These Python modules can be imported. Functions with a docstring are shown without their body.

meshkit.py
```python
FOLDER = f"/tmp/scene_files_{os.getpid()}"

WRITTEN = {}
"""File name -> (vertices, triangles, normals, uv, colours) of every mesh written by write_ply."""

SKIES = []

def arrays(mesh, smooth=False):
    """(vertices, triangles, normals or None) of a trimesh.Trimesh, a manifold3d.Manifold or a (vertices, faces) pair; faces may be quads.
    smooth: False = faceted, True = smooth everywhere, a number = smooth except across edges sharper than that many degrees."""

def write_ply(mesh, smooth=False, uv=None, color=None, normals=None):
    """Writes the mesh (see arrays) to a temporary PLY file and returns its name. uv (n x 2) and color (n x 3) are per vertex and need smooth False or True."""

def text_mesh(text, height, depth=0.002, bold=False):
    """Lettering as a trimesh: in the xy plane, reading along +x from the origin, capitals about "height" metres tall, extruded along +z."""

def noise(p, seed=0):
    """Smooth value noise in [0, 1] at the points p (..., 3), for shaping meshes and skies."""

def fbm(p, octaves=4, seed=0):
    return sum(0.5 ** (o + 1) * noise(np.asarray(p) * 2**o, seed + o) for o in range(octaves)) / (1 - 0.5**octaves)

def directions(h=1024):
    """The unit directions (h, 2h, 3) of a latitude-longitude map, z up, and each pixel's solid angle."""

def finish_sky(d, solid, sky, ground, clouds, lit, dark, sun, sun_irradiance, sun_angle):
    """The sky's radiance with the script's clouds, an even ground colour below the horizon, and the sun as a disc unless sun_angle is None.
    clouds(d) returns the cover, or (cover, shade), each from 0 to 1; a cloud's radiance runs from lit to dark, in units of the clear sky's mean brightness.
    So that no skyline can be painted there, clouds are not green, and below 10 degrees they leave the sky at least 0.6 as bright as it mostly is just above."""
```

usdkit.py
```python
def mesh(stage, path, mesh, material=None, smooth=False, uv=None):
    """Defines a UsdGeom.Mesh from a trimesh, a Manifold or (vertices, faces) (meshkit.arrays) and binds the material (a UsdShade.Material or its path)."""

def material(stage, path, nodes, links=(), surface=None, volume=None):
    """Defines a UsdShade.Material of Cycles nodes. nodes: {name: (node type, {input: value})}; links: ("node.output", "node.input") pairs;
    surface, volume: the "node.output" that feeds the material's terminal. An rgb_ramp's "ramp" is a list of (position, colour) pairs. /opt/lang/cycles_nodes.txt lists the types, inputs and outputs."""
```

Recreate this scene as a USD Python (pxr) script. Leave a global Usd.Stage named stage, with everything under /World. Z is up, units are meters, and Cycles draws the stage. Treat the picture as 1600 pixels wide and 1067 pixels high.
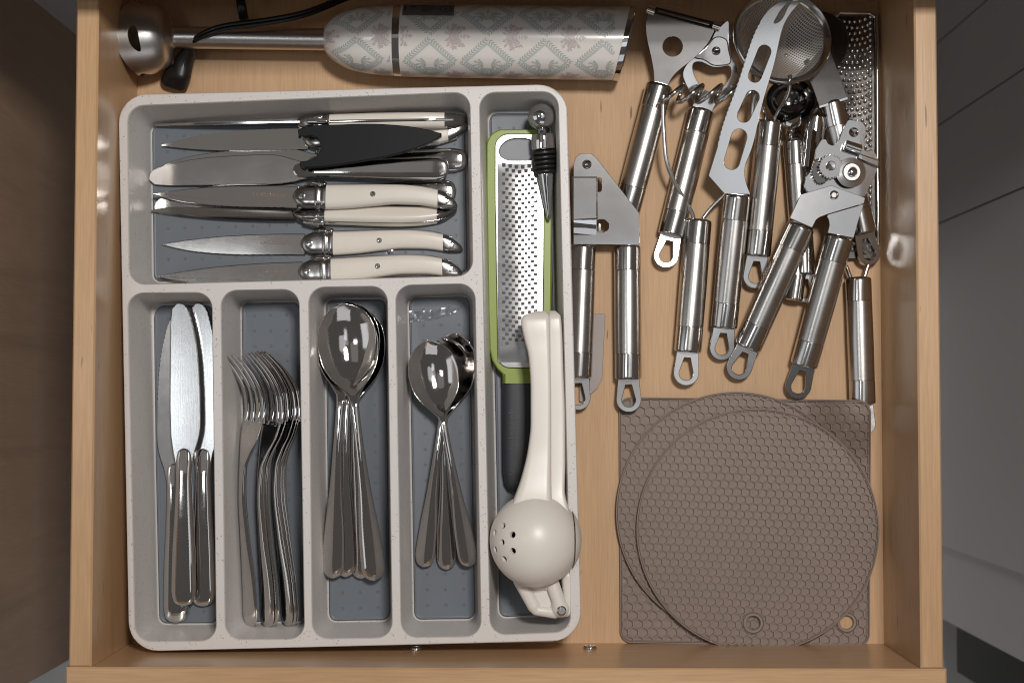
import math, random
import numpy as np, trimesh, manifold3d as m3
import mapbox_earcut as earcut
import meshkit, usdkit
from scipy.interpolate import PchipInterpolator, splprep, splev
from scipy.spatial import ConvexHull
from shapely.geometry import Polygon, Point, LineString, box as sbox
from shapely import affinity
from shapely.ops import unary_union
from pxr import Usd, UsdGeom, UsdShade, UsdLux, Gf, Sdf, Vt

stage = Usd.Stage.CreateInMemory()
UsdGeom.SetStageUpAxis(stage, UsdGeom.Tokens.z)
UsdGeom.SetStageMetersPerUnit(stage, 1.0)
W = UsdGeom.Xform.Define(stage, '/World'); stage.SetDefaultPrim(W.GetPrim())
random.seed(7); rng = np.random.default_rng(7)

# ------------------------------------------------------------------ camera
FPX, CAMH, PITCH, ROLL = 2300.0, 1.15, 0.03912, 0.00968
cx, sx, cy, sy = math.cos(PITCH), math.sin(PITCH), math.cos(ROLL), math.sin(ROLL)
RC = np.array([[1, 0, 0], [0, cx, -sx], [0, sx, cx]]) @ np.array([[cy, 0, sy], [0, 1, 0], [-sy, 0, cy]])
CAM = np.array([0, 0, CAMH])
cam = UsdGeom.Camera.Define(stage, '/World/camera')
mt = np.eye(4); mt[:3, :3] = RC.T; mt[3, :3] = CAM
UsdGeom.Xformable(cam).AddTransformOp().Set(Gf.Matrix4d(*mt.ravel().tolist()))
cam.CreateHorizontalApertureAttr(36.0); cam.CreateVerticalApertureAttr(24.0)
cam.CreateFocalLengthAttr(FPX / 1600 * 36.0)
cam.CreateClippingRangeAttr((0.05, 100.0))
cam.CreateFStopAttr(9.0); cam.CreateFocusDistanceAttr(1.12)
cam.CreateExposureAttr(-0.10)

def ray(u, v):
    return RC @ np.array([(u - 800) / FPX, -(v - 533.5) / FPX, -1.0])
def P(u, v, z=0.0):
    d = ray(u, v); return CAM + d * ((z - CAMH) / d[2])
def PX(u, v, x):
    d = ray(u, v); return CAM + d * (x / d[0])
MPP = lambda z: (CAMH - z) / FPX            # metres per pixel of the photograph at height z

# ------------------------------------------------------------------ light
def dome():
    d = UsdLux.DomeLight.Define(stage, '/World/room_light')
    m = usdkit.material(stage, '/World/Looks/room_air', {'b': ('background_shader', {'color': (1.0, 0.94, 0.89), 'strength': 0.095})}, surface='b.background')
    UsdShade.MaterialBindingAPI.Apply(d.GetPrim()).Bind(m)
def rect(name, pos, target, w, h, power, color):
    l = UsdLux.RectLight.Define(stage, '/World/' + name)
    l.CreateWidthAttr(w); l.CreateHeightAttr(h); l.CreateIntensityAttr(power); l.CreateColorAttr(Gf.Vec3f(*color))
    p, t = np.array(pos, float), np.array(target, float)
    z = (p - t) / np.linalg.norm(p - t); x = np.cross([0, 1, 0], z); x /= np.linalg.norm(x); y = np.cross(z, x)
    m = np.eye(4); m[0, :3], m[1, :3], m[2, :3], m[3, :3] = x, y, z, p
    UsdGeom.Xformable(l).AddTransformOp().Set(Gf.Matrix4d(*m.ravel().tolist()))
dome()
rect('unseen_ceiling_lamp', (0.27, 0.47, 1.75), (0.0, 0.05, 0), 0.22, 0.22, 150.0, (1.0, 0.965, 0.925))  # out of view; gives the main light, the highlights and the shadows
rect('added_side_fill', (-1.55, -0.25, 1.05), (-0.1, 0, 0), 1.1, 1.0, 0.85, (0.93, 0.96, 1.0))  # added fill from the left, no window known; pale highlights on steel
rect('added_side_fill_001', (0.25, -1.55, 1.1), (0, -0.1, 0), 1.3, 0.8, 0.65, (0.97, 0.97, 1.0))  # second added fill, from the front side, no window known there
rect('unseen_ceiling_lamp_001', (-0.66, 0.02, 1.75), (0, 0, 0), 0.26, 0.24, 7.0, (0.90, 0.96, 1.0))  # out of view, cool light for the lower left knife blades
rect('unseen_panel', (0.58, 0.12, 1.76), (0.4, 0.05, 0), 0.60, 0.80, 0.55, (0.93, 0.96, 1.0))  # out of view, dim, placed to lighten the can opener plates by reflection
rect('unseen_panel_001', (0.20, -0.24, 1.76), (0.2, -0.1, 0), 0.26, 0.44, 0.95, (0.90, 0.95, 1.0))  # out of view, placed where the cheese knife blade mirrors it
rect('unseen_panel_003', (0.15, 0.12, 1.765), (0.1, 0.1, 0), 0.36, 0.24, 0.28, (1.0, 0.96, 0.93))  # out of view, faint, lightens the garlic press head and the peeler
rect('unseen_panel_002', (-0.55, 0.45, 1.77), (-0.4, 0.3, 0), 0.70, 0.70, 0.15, (1.0, 0.95, 0.91))  # out of view, very dim, reflected in the upper knife blades

# ------------------------------------------------------------------ scene writing
NAMES, LOC = set(), {}
def uniq(path):
    if path not in NAMES: NAMES.add(path); return path
    i = 1
    while f'{path}_{i:03d}' in NAMES: i += 1
    NAMES.add(f'{path}_{i:03d}'); return f'{path}_{i:03d}'
def tag(prim, label=None, cat=None, group=None, kind=None):
    for k, v in (('label', label), ('category', cat), ('group', group), ('kind', kind)):
        if v: prim.SetCustomDataByKey(k, v)
    return prim
def thing(name, label, cat, loc=(0, 0, 0), group=None, kind=None):
    path = uniq('/World/' + name); x = UsdGeom.Xform.Define(stage, path)
    x.AddTransformOp().Set(Gf.Matrix4d().SetTranslate(Gf.Vec3d(*map(float, loc))))
    tag(x.GetPrim(), label, cat, group, kind); LOC[path] = np.array(loc, float); return path
def vf(mesh):
    if hasattr(mesh, 'to_mesh'):
        q = mesh.to_mesh(); return np.array(q.vert_properties[:, :3], float), np.array(q.tri_verts)
    if isinstance(mesh, tuple): return np.asarray(mesh[0], float), np.asarray(mesh[1], int)
    return np.array(mesh.vertices, float), np.array(mesh.faces)
def join(*ms):
    vs, fs, n = [], [], 0
    for m in ms:
        v, f = vf(m); vs.append(v); fs.append(f + n); n += len(v)
    return np.vstack(vs), np.vstack(fs)
def part(parent, name, mesh, mat, smooth=35, label=None, kind=None):
    v, f = vf(mesh); root = '/'.join(parent.split('/')[:3])
    v = v - LOC.get(root, np.zeros(3))
    path = uniq(parent + '/' + name)
    m = usdkit.mesh(stage, path, trimesh.Trimesh(v, f, process=False), M[mat], smooth=smooth)
    tag(m.GetPrim(), label=label, kind=kind); return path
def single(name, mesh, mat, label=None, cat=None, kind=None, smooth=35, group=None):
    path = uniq('/World/' + name); v, f = vf(mesh)
    m = usdkit.mesh(stage, path, trimesh.Trimesh(v, f, process=False), M[mat], smooth=smooth)
    tag(m.GetPrim(), label, cat, group, kind); return path

# ------------------------------------------------------------------ materials
M = {}
def mat(name, nodes, links=(), surface='p.BSDF'):
    M[name] = usdkit.material(stage, '/World/Looks/' + name, nodes, links, surface=surface)
def plain(name, color, rough=0.5, metal=0.0, **kw):
    mat(name, {'p': ('principled_bsdf', {'base_color': color, 'roughness': rough, 'metallic': metal, **kw})})
def steel(name, color, rough, scale=None, bump=0.0, rvar=0.08, dist=0.0002):
    """metal with fine brushing (noise stretched by 'scale') and faint smears"""
    nodes = {'g': ('geometry', {}), 'p': ('principled_bsdf', {'base_color': color, 'metallic': 1.0, 'roughness': rough}),
             's': ('noise_texture', {'scale': 55.0, 'detail': 4.0, 'roughness': 0.6}),
             'r': ('map_range', {'from_min': 0.35, 'from_max': 0.7, 'to_min': max(0.03, rough - rvar), 'to_max': rough + rvar})}
    links = [('g.position', 's.vector'), ('s.fac', 'r.value'), ('r.result', 'p.roughness')]
    if scale:
        nodes.update({'m': ('mapping', {'scale': scale}), 'n': ('noise_texture', {'scale': 1.0, 'detail': 3.0, 'roughness': 0.65}),
                      'b': ('bump', {'strength': bump, 'distance': dist})})
        links += [('g.position', 'm.vector'), ('m.vector', 'n.vector'), ('n.fac', 'b.height'), ('b.normal', 'p.normal')]
    mat(name, nodes, links)
def wood(name, axis, c1, c2, rough=0.32, grain=1.0, knots=True, coat=0.14):
    """maple: long streaks along 'axis' (0 x, 1 y, 2 z), a fine pore grain and a few small dark flecks under clear lacquer"""
    def sc(a, b): s = [b, b, b]; s[axis] = a; return tuple(s)
    nodes = {'g': ('geometry', {}),
             'm1': ('mapping', {'scale': sc(2.2, 26.0)}), 'n1': ('noise_texture', {'scale': 1.0, 'detail': 5.0, 'roughness': 0.55, 'distortion': 0.9}),
             'm2': ('mapping', {'scale': sc(30.0, 900.0)}), 'n2': ('noise_texture', {'scale': 1.0, 'detail': 2.0, 'roughness': 0.6}),
             'm3': ('mapping', {'scale': sc(4.0, 9.0), 'location': (3.1, 1.7, 0.4)}), 'n3': ('noise_texture', {'scale': 1.0, 'detail': 3.0}),
             'mk': ('mapping', {'scale': sc(28.0, 200.0)}), 'k': ('noise_texture', {'scale': 1.0, 'detail': 1.0}),
             'kr': ('map_range', {'from_min': 0.765, 'from_max': 0.80, 'to_min': 0.0, 'to_max': 0.75 if knots else 0.0, 'clamp': True}),
             'r1': ('rgb_ramp', {'ramp': [(0.25, c2), (0.5, c1), (0.75, tuple(0.6 * a + 0.4 * b for a, b in zip(c1, c2)))]}),
             'r2': ('map_range', {'from_min': 0.3, 'from_max': 0.7, 'to_min': 0.89, 'to_max': 1.07}),
             'r3': ('map_range', {'from_min': 0.3, 'from_max': 0.7, 'to_min': 0.90, 'to_max': 1.07}),
             'x': ('math', {'math_type': 'multiply'}), 'c': ('combine_xyz', {}),
             'mx': ('mix', {'mix_type': 'multiply', 'fac': grain}), 'mk2': ('mix', {'mix_type': 'mix', 'color2': (0.13, 0.06, 0.03)}),
             'b': ('bump', {'strength': 0.12, 'distance': 0.0004}),
             'p': ('principled_bsdf', {'roughness': rough, 'specular_ior_level': 0.5, 'coat_weight': coat, 'coat_roughness': 0.2})}
    links = [('g.position', 'm1.vector'), ('m1.vector', 'n1.vector'), ('g.position', 'm2.vector'), ('m2.vector', 'n2.vector'),
             ('g.position', 'm3.vector'), ('m3.vector', 'n3.vector'), ('g.position', 'mk.vector'), ('mk.vector', 'k.vector'), ('k.fac', 'kr.value'),
             ('n1.fac', 'r1.fac'), ('n2.fac', 'r2.value'), ('n3.fac', 'r3.value'), ('r2.result', 'x.value1'), ('r3.result', 'x.value2'),
             ('x.value', 'c.x'), ('x.value', 'c.y'), ('x.value', 'c.z'), ('r1.color', 'mx.color1'), ('c.vector', 'mx.color2'),
             ('mx.color', 'mk2.color1'), ('kr.result', 'mk2.fac'), ('mk2.color', 'p.base_color'), ('n2.fac', 'b.height'), ('b.normal', 'p.normal')]
    mat(name, nodes, links)
MAPLE, MAPLE2 = (0.545, 0.338, 0.182), (0.465, 0.275, 0.138)
wood('maple_long', 1, MAPLE, MAPLE2)
wood('maple_cross', 0, MAPLE, MAPLE2)
wood('maple_floor', 1, (0.55, 0.350, 0.195), (0.49, 0.300, 0.158), rough=0.62, coat=0.0)
wood('brown_wood', 2, (0.34, 0.22, 0.145), (0.26, 0.165, 0.105), rough=0.4, knots=False)
plain('grey_paint', (0.60, 0.585, 0.60), 0.45)
plain('black_gap', (0.006, 0.006, 0.007), 0.6)
plain('counter_stone', (0.25, 0.23, 0.21), 0.3)
mat('floor_tile', {'g': ('geometry', {}), 'n': ('noise_texture', {'scale': 9.0, 'detail': 5.0}), 'r': ('rgb_ramp', {'ramp': [(0.3, (0.60, 0.60, 0.60)), (0.7, (0.68, 0.68, 0.68))]}), 'p': ('principled_bsdf', {'roughness': 0.5})},
    [('g.position', 'n.vector'), ('n.fac', 'r.fac'), ('r.color', 'p.base_color')])
mat('speckled_plastic', {'g': ('geometry', {}), 'v': ('voronoi_texture', {'scale': 400.0}), 'n': ('noise_texture', {'scale': 170.0, 'detail': 2.0}),
    'vr': ('map_range', {'from_min': 0.13, 'from_max': 0.26, 'to_min': 1.0, 'to_max': 0.0, 'clamp': True}),
    'nr': ('map_range', {'from_min': 0.47, 'from_max': 0.58, 'to_min': 0.0, 'to_max': 0.8, 'clamp': True}),
    'x': ('math', {'math_type': 'multiply'}), 'mx': ('mix', {'color1': (0.62, 0.585, 0.56), 'color2': (0.25, 0.20, 0.175)}),
    'n2': ('noise_texture', {'scale': 900.0, 'detail': 2.0}), 'b': ('bump', {'strength': 0.25, 'distance': 0.0004}),
    'p': ('principled_bsdf', {'roughness': 0.4, 'specular_ior_level': 0.5})},
    [('g.position', 'v.vector'), ('g.position', 'n.vector'), ('v.distance', 'vr.value'), ('n.fac', 'nr.value'), ('vr.result', 'x.value1'), ('nr.result', 'x.value2'),
     ('x.value', 'mx.fac'), ('mx.color', 'p.base_color'), ('g.position', 'n2.vector'), ('n2.fac', 'b.height'), ('b.normal', 'p.normal')])
def rubber(name, color, rough=0.5, bump=0.2):
    mat(name, {'g': ('geometry', {}), 'n': ('noise_texture', {'scale': 1400.0, 'detail': 2.0}), 'n2': ('noise_texture', {'scale': 14.0, 'detail': 4.0}),
        'r': ('map_range', {'from_min': 0.3, 'from_max': 0.7, 'to_min': rough - 0.07, 'to_max': rough + 0.07}),
        'b': ('bump', {'strength': bump, 'distance': 0.0002}), 'p': ('principled_bsdf', {'base_color': color, 'roughness': rough})},
        [('g.position', 'n.vector'), ('g.position', 'n2.vector'), ('n2.fac', 'r.value'), ('r.result', 'p.roughness'), ('n.fac', 'b.height'), ('b.normal', 'p.normal')])
rubber('grey_liner', (0.118, 0.134, 0.156), 0.45)
mat('taupe_silicone', {'g': ('geometry', {}), 'v': ('voronoi_texture', {'scale': 95.0}), 'vr': ('map_range', {'from_min': 0.055, 'from_max': 0.09, 'to_min': 1.0, 'to_max': 0.0, 'clamp': True}),
    'n0': ('noise_texture', {'scale': 60.0, 'detail': 1.0}), 'nr': ('map_range', {'from_min': 0.60, 'from_max': 0.64, 'to_min': 0.0, 'to_max': 0.55, 'clamp': True}), 'x': ('math', {'math_type': 'multiply'}),
    'n': ('noise_texture', {'scale': 11.0, 'detail': 5.0, 'roughness': 0.6}), 'r': ('rgb_ramp', {'ramp': [(0.3, (0.205, 0.153, 0.127)), (0.7, (0.245, 0.185, 0.152))]}),
    'mx': ('mix', {'color2': (0.5, 0.46, 0.42)}), 'rr': ('map_range', {'from_min': 0.3, 'from_max': 0.7, 'to_min': 0.48, 'to_max': 0.62}),
    'p': ('principled_bsdf', {'roughness': 0.55, 'specular_ior_level': 0.4})},
    [('g.position', 'v.vector'), ('g.position', 'n.vector'), ('g.position', 'n0.vector'), ('v.distance', 'vr.value'), ('n0.fac', 'nr.value'), ('vr.result', 'x.value1'), ('nr.result', 'x.value2'), ('n.fac', 'r.fac'), ('r.color', 'mx.color1'), ('x.value', 'mx.fac'),
     ('mx.color', 'p.base_color'), ('n.fac', 'rr.value'), ('rr.result', 'p.roughness')])
rubber('grey_pad', (0.20, 0.205, 0.225), 0.45)
rubber('taupe_plastic', (0.30, 0.25, 0.23), 0.5, 0.05)
mat('black_sheath', {'p': ('principled_bsdf', {'base_color': (0.009, 0.009, 0.010), 'roughness': 0.45, 'specular_ior_level': 0.22})})
rubber('charcoal_grip', (0.028, 0.030, 0.036), 0.5, 0.2)
plain('black_rubber', (0.01, 0.01, 0.01), 0.4)
plain('black_cable', (0.008, 0.008, 0.009), 0.3)
plain('lime_plastic', (0.23, 0.30, 0.03), 0.38)
rubber('ivory_plastic', (0.69, 0.64, 0.57), 0.3, 0.0)
rubber('cream_paint', (0.70, 0.65, 0.59), 0.33, 0.12)
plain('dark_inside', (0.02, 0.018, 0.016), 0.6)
plain('white_shell', (0.70, 0.66, 0.62), 0.22, coat_weight=0.4, coat_roughness=0.08)
plain('print_sage', (0.40, 0.425, 0.40), 0.3)
plain('print_band', (0.47, 0.495, 0.485), 0.3)
plain('print_rose', (0.50, 0.43, 0.42), 0.3)
plain('label_grey', (0.10, 0.10, 0.115), 0.35)
plain('label_ink', (0.012, 0.012, 0.014), 0.4)
plain('etch_red', (0.20, 0.10, 0.08), 0.5)
steel('polished_steel', (0.62, 0.60, 0.585), 0.07, rvar=0.04)
steel('chrome', (0.66, 0.66, 0.67), 0.04, rvar=0.02)
steel('brushed_handle', (0.54, 0.515, 0.49), 0.27, (60.0, 2200.0, 60.0), 0.07, 0.02)
steel('cap_steel', (0.56, 0.54, 0.52), 0.17, (200.0, 900.0, 200.0), 0.03, 0.015)
steel('tooth_steel', (0.40, 0.40, 0.405), 0.42, rvar=0.02)
steel('satin_steel', (0.50, 0.50, 0.505), 0.20, (400.0, 900.0, 400.0), 0.02, 0.02)
steel('mesh_steel', (0.72, 0.70, 0.68), 0.5, rvar=0.02)
steel('wire_steel', (0.70, 0.69, 0.68), 0.3, rvar=0.02)
steel('plate_steel', (0.58, 0.57, 0.565), 0.115, (300.0, 1500.0, 300.0), 0.006, 0.006)
steel('blade_steel', (0.52, 0.50, 0.48), 0.10, (120.0, 2200.0, 120.0), 0.012, 0.01)
steel('brushed_blade', (0.62, 0.62, 0.62), 0.20, (2600.0, 30.0, 400.0), 0.05, 0.012)
steel('bell_steel', (0.62, 0.59, 0.565), 0.33, (2400.0, 60.0, 60.0), 0.15, 0.02)
steel('bolster_steel', (0.36, 0.345, 0.335), 0.2, rvar=0.06)
steel('bright_loop', (0.62, 0.63, 0.64), 0.3)  # for loops that catch the lamp; some brightness put into this paler steel
steel('dark_steel', (0.20, 0.19, 0.185), 0.12, rvar=0.05)
mat('clear_tape', {'t': ('transparent_bsdf', {'color': (0.93, 0.94, 0.95)}), 'g': ('glossy_bsdf', {'color': (1, 1, 1), 'roughness': 0.12}), 'f': ('fresnel', {'IOR': 1.9}), 'm': ('mix_closure', {})},
    [('f.fac', 'm.fac'), ('t.BSDF', 'm.closure1'), ('g.BSDF', 'm.closure2')], surface='m.closure')

# ------------------------------------------------------------------ mesh tools
def loft(rings, caps=(True, True)):
    R = np.array(rings, float); k, n, _ = R.shape
    v = R.reshape(-1, 3); i = np.arange(k - 1)[:, None] * n; j = np.arange(n)[None]; j2 = (j + 1) % n
    a, b, c, d = i + j, i + j2, i + n + j2, i + n + j
    f = [np.stack([a, b, c], -1).reshape(-1, 3), np.stack([a, c, d], -1).reshape(-1, 3)]
    for on, s in ((caps[0], 0), (caps[1], k - 1)):
        if on:
            v = np.vstack([v, R[s].mean(0)]); q = len(v) - 1; jj = np.arange(n)
            t = np.stack([np.full(n, q), s * n + (jj + 1) % n, s * n + jj], -1)
            f.append(t if s == 0 else t[:, ::-1])
    f = np.vstack(f)
    m = trimesh.Trimesh(v, f, process=False)
    if m.volume < 0: f = f[:, ::-1]
    return v, f
def frame(A, B, up=(0, 0, 1), roll=0.0):
    A, B = np.array(A, float), np.array(B, float); t = B - A; L = np.linalg.norm(t); t /= L
    u = np.array(up, float); u -= t * (u @ t); u /= np.linalg.norm(u); n = np.cross(t, u)
    c, s = math.cos(roll), math.sin(roll)
    return A, t, n * c + u * s, u * c - n * s, L
def lathe(prof, A, t, n=28, caps=(True, True)):
    """surface of revolution: (distance along t from A, radius)"""
    A, t = np.array(A, float), np.array(t, float); t = t / np.linalg.norm(t)
    a = np.cross(t, [0, 0, 1.0] if abs(t[2]) < 0.9 else [1.0, 0, 0]); a /= np.linalg.norm(a); b = np.cross(t, a)
    th = np.arange(n) / n * 2 * math.pi
    ring = np.cos(th)[:, None] * a + np.sin(th)[:, None] * b
    return loft([A + t * s + ring * max(r, 1e-6) for s, r in prof], caps)
def tube(pts, r, n=10, flat=1.0):
    pts = np.array(pts, float); k = len(pts); r = np.broadcast_to(r, k)
    T = np.gradient(pts, axis=0); T /= np.linalg.norm(T, axis=1)[:, None]
    a = np.cross(T[0], [0, 0, 1.0] if abs(T[0][2]) < 0.9 else [1.0, 0, 0]); a /= np.linalg.norm(a)
    th = np.arange(n) / n * 2 * math.pi; rings = []
    for i in range(k):
        a = a - T[i] * (a @ T[i]); a /= np.linalg.norm(a); b = np.cross(T[i], a)
        rings.append(pts[i] + r[i] * (np.cos(th)[:, None] * a + flat * np.sin(th)[:, None] * b))
    return loft(rings)
def spl(pts, n=60, closed=False, s=0):
    p = np.array(pts, float)
    if closed: p = np.vstack([p, p[:1]])
    k = min(3, len(p) - 1)
    tck, _ = splprep(p.T, s=s, per=closed, k=k)
    return np.array(splev(np.linspace(0, 1, n, endpoint=not closed), tck)).T
def roundpoly(pts, r, n=5):
    """polygon with filleted corners; r one radius or one per corner"""
    p = np.array(pts, float); m = len(p); r = np.broadcast_to(r, m); out = []
    for i in range(m):
        a, b, c = p[i - 1], p[i], p[(i + 1) % m]
        u, w = (a - b), (c - b); lu, lw = np.linalg.norm(u), np.linalg.norm(w); u, w = u / lu, w / lw
        ang = math.acos(np.clip(u @ w, -1, 1))
        if r[i] <= 0 or ang > 3.05: out.append(b); continue
        d = min(r[i] / math.tan(ang / 2), 0.48 * lu, 0.48 * lw)
        q = np.linspace(0, 1, n)[:, None]
        s, e = b + u * d, b + w * d
        out.extend((1 - q) ** 2 * s + 2 * q * (1 - q) * (b * 0.72 + 0.28 * (s + e) / 2) + q ** 2 * e)
    return np.array(out)
def signed(r): x, y = r[:, 0], r[:, 1]; return 0.5 * np.sum(x * np.roll(y, -1) - y * np.roll(x, -1))
def inset(r, d):
    a, b, c = np.roll(r, 1, 0), r, np.roll(r, -1, 0)
    e1, e2 = b - a, c - b
    n1 = np.stack([-e1[:, 1], e1[:, 0]], 1) / np.maximum(np.linalg.norm(e1, axis=1), 1e-12)[:, None]
    n2 = np.stack([-e2[:, 1], e2[:, 0]], 1) / np.maximum(np.linalg.norm(e2, axis=1), 1e-12)[:, None]
    m = n1 + n2; k = np.maximum(np.sum(m * n1, 1), 0.5)
    return r + m * (d / k)[:, None]
def rings_of(poly):
    out = []
    for i, g in enumerate([poly.exterior, *poly.interiors]):
        c = np.array(g.coords)[:-1, :2]
        keep = np.linalg.norm(c - np.roll(c, 1, 0), axis=1) > 1e-7; c = c[keep]
        if (signed(c) > 0) != (i == 0): c = c[::-1]
        out.append(c)
    return out
def plate(poly, th, bev=0.0003):
    """flat plate with a small chamfer: top at 0, bottom at -th (in the plane of the polygon)"""
    if poly.geom_type != 'Polygon': return join(*[plate(g, th, bev) for g in poly.geoms if g.area > 1e-9])
    rr = rings_of(poly); R = np.vstack(rr); I = np.vstack([inset(r, bev) for r in rr]); n = len(R)
    ends = np.cumsum([len(r) for r in rr]).astype(np.uint32)
    tri = earcut.triangulate_float64(R, ends).reshape(-1, 3).astype(int)
    a, b, c = R[tri[:, 0]], R[tri[:, 1]], R[tri[:, 2]]
    flip = (b[:, 0] - a[:, 0]) * (c[:, 1] - a[:, 1]) - (b[:, 1] - a[:, 1]) * (c[:, 0] - a[:, 0]) < 0
    tri[flip] = tri[flip][:, ::-1]; tri2 = tri
    area = lambda q: 0.5 * np.sum((q[tri[:, 1], 0] - q[tri[:, 0], 0]) * (q[tri[:, 2], 1] - q[tri[:, 0], 1]) - (q[tri[:, 1], 1] - q[tri[:, 0], 1]) * (q[tri[:, 2], 0] - q[tri[:, 0], 0]) < -1e-10)
    if area(I):                                # the chamfer turned some triangles over: cut the top face afresh
        tri2 = earcut.triangulate_float64(I, ends).reshape(-1, 3).astype(int)
        a, b, c = I[tri2[:, 0]], I[tri2[:, 1]], I[tri2[:, 2]]
        flip = (b[:, 0] - a[:, 0]) * (c[:, 1] - a[:, 1]) - (b[:, 1] - a[:, 1]) * (c[:, 0] - a[:, 0]) < 0
        tri2[flip] = tri2[flip][:, ::-1]
    z = lambda q, h: np.column_stack([q, np.full(n, h)])
    v = np.vstack([z(R, -th), z(R, -bev), z(I, 0.0)]); f = [tri2 + 2 * n, tri[:, ::-1]]
    s = 0
    for r in rr:
        j = np.arange(len(r)) + s; j2 = np.roll(j, -1); s += len(r)
        for o in (0, n): f += [np.stack([j + o, j2 + o, j2 + o + n], 1), np.stack([j + o, j2 + o + n, j + o + n], 1)]
    return v, np.vstack(f)
class Plane:
    """plane through three picture points given with their heights"""
    def __init__(s, *q):
        a, b, c = [P(*i) for i in q]; n = np.cross(b - a, c - a); n /= np.linalg.norm(n); s.n = n if n[2] > 0 else -n
        s.o = a; s.x = np.array([1.0, 0, 0]) - s.n * s.n[0]; s.x /= np.linalg.norm(s.x); s.y = np.cross(s.n, s.x)
    def uv(s, pts):
        out = []
        for u, v in np.asarray(pts, float):
            d = ray(u, v); w = CAM + d * (((s.o - CAM) @ s.n) / (d @ s.n)) - s.o; out.append((w @ s.x, w @ s.y))
        return np.array(out)
    def pt(s, u, v, h=0.0):
        a = s.uv([(u, v)])[0]; return s.o + a[0] * s.x + a[1] * s.y + h * s.n
    def world(s, mesh):
        v, f = vf(mesh); return s.o + v[:, :1] * s.x + v[:, 1:2] * s.y + v[:, 2:3] * s.n, f
    def plate(s, outer, holes=(), th=0.0015, bev=0.0003, lift=0.0):
        poly = Polygon(s.uv(outer)).buffer(0)
        for h in holes: poly = poly.difference(Polygon(s.uv(h)).buffer(0))
        v, f = plate(poly, th, bev); v[:, 2] += lift
        return s.world((v, f))
def flat(z): return Plane((800, 500, z), (900, 500, z), (800, 600, z))
def circ(u, v, r, n=24, ry=None):
    t = np.arange(n) / n * 2 * math.pi; return np.column_stack([u + r * np.cos(t), v + (ry or r) * np.sin(t)])
def stadium(a, b, r, n=10):
    a, b = np.array(a, float), np.array(b, float); d = b - a; ang = math.atan2(d[1], d[0])
    t1 = np.linspace(ang - math.pi / 2, ang + math.pi / 2, n); t2 = t1 + math.pi
    return np.vstack([b + r * np.column_stack([np.cos(t1), np.sin(t1)]), a + r * np.column_stack([np.cos(t2), np.sin(t2)])])
def bx(x0, x1, y0, y1, z0, z1, bev=0.0012):
    poly = sbox(min(x0, x1), min(y0, y1), max(x0, x1), max(y0, y1))
    v, f = plate(poly, z1 - z0, bev); v[:, 2] += z1; return v, f
def hull(pts): h = trimesh.convex.convex_hull(np.array(pts)); return np.array(h.vertices), np.array(h.faces)
def ball(c, r, sub=3, scale=(1, 1, 1)):
    m = trimesh.creation.icosphere(subdivisions=sub, radius=1.0); return m.vertices * np.array(scale) * r + np.array(c), np.array(m.faces)
def man(mesh):
    v, f = vf(mesh); t = trimesh.Trimesh(v, f, process=True); t.merge_vertices(); t.fix_normals()
    return m3.Manifold(m3.Mesh(np.asarray(t.vertices, np.float32), np.asarray(t.faces, np.uint32)))
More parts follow.
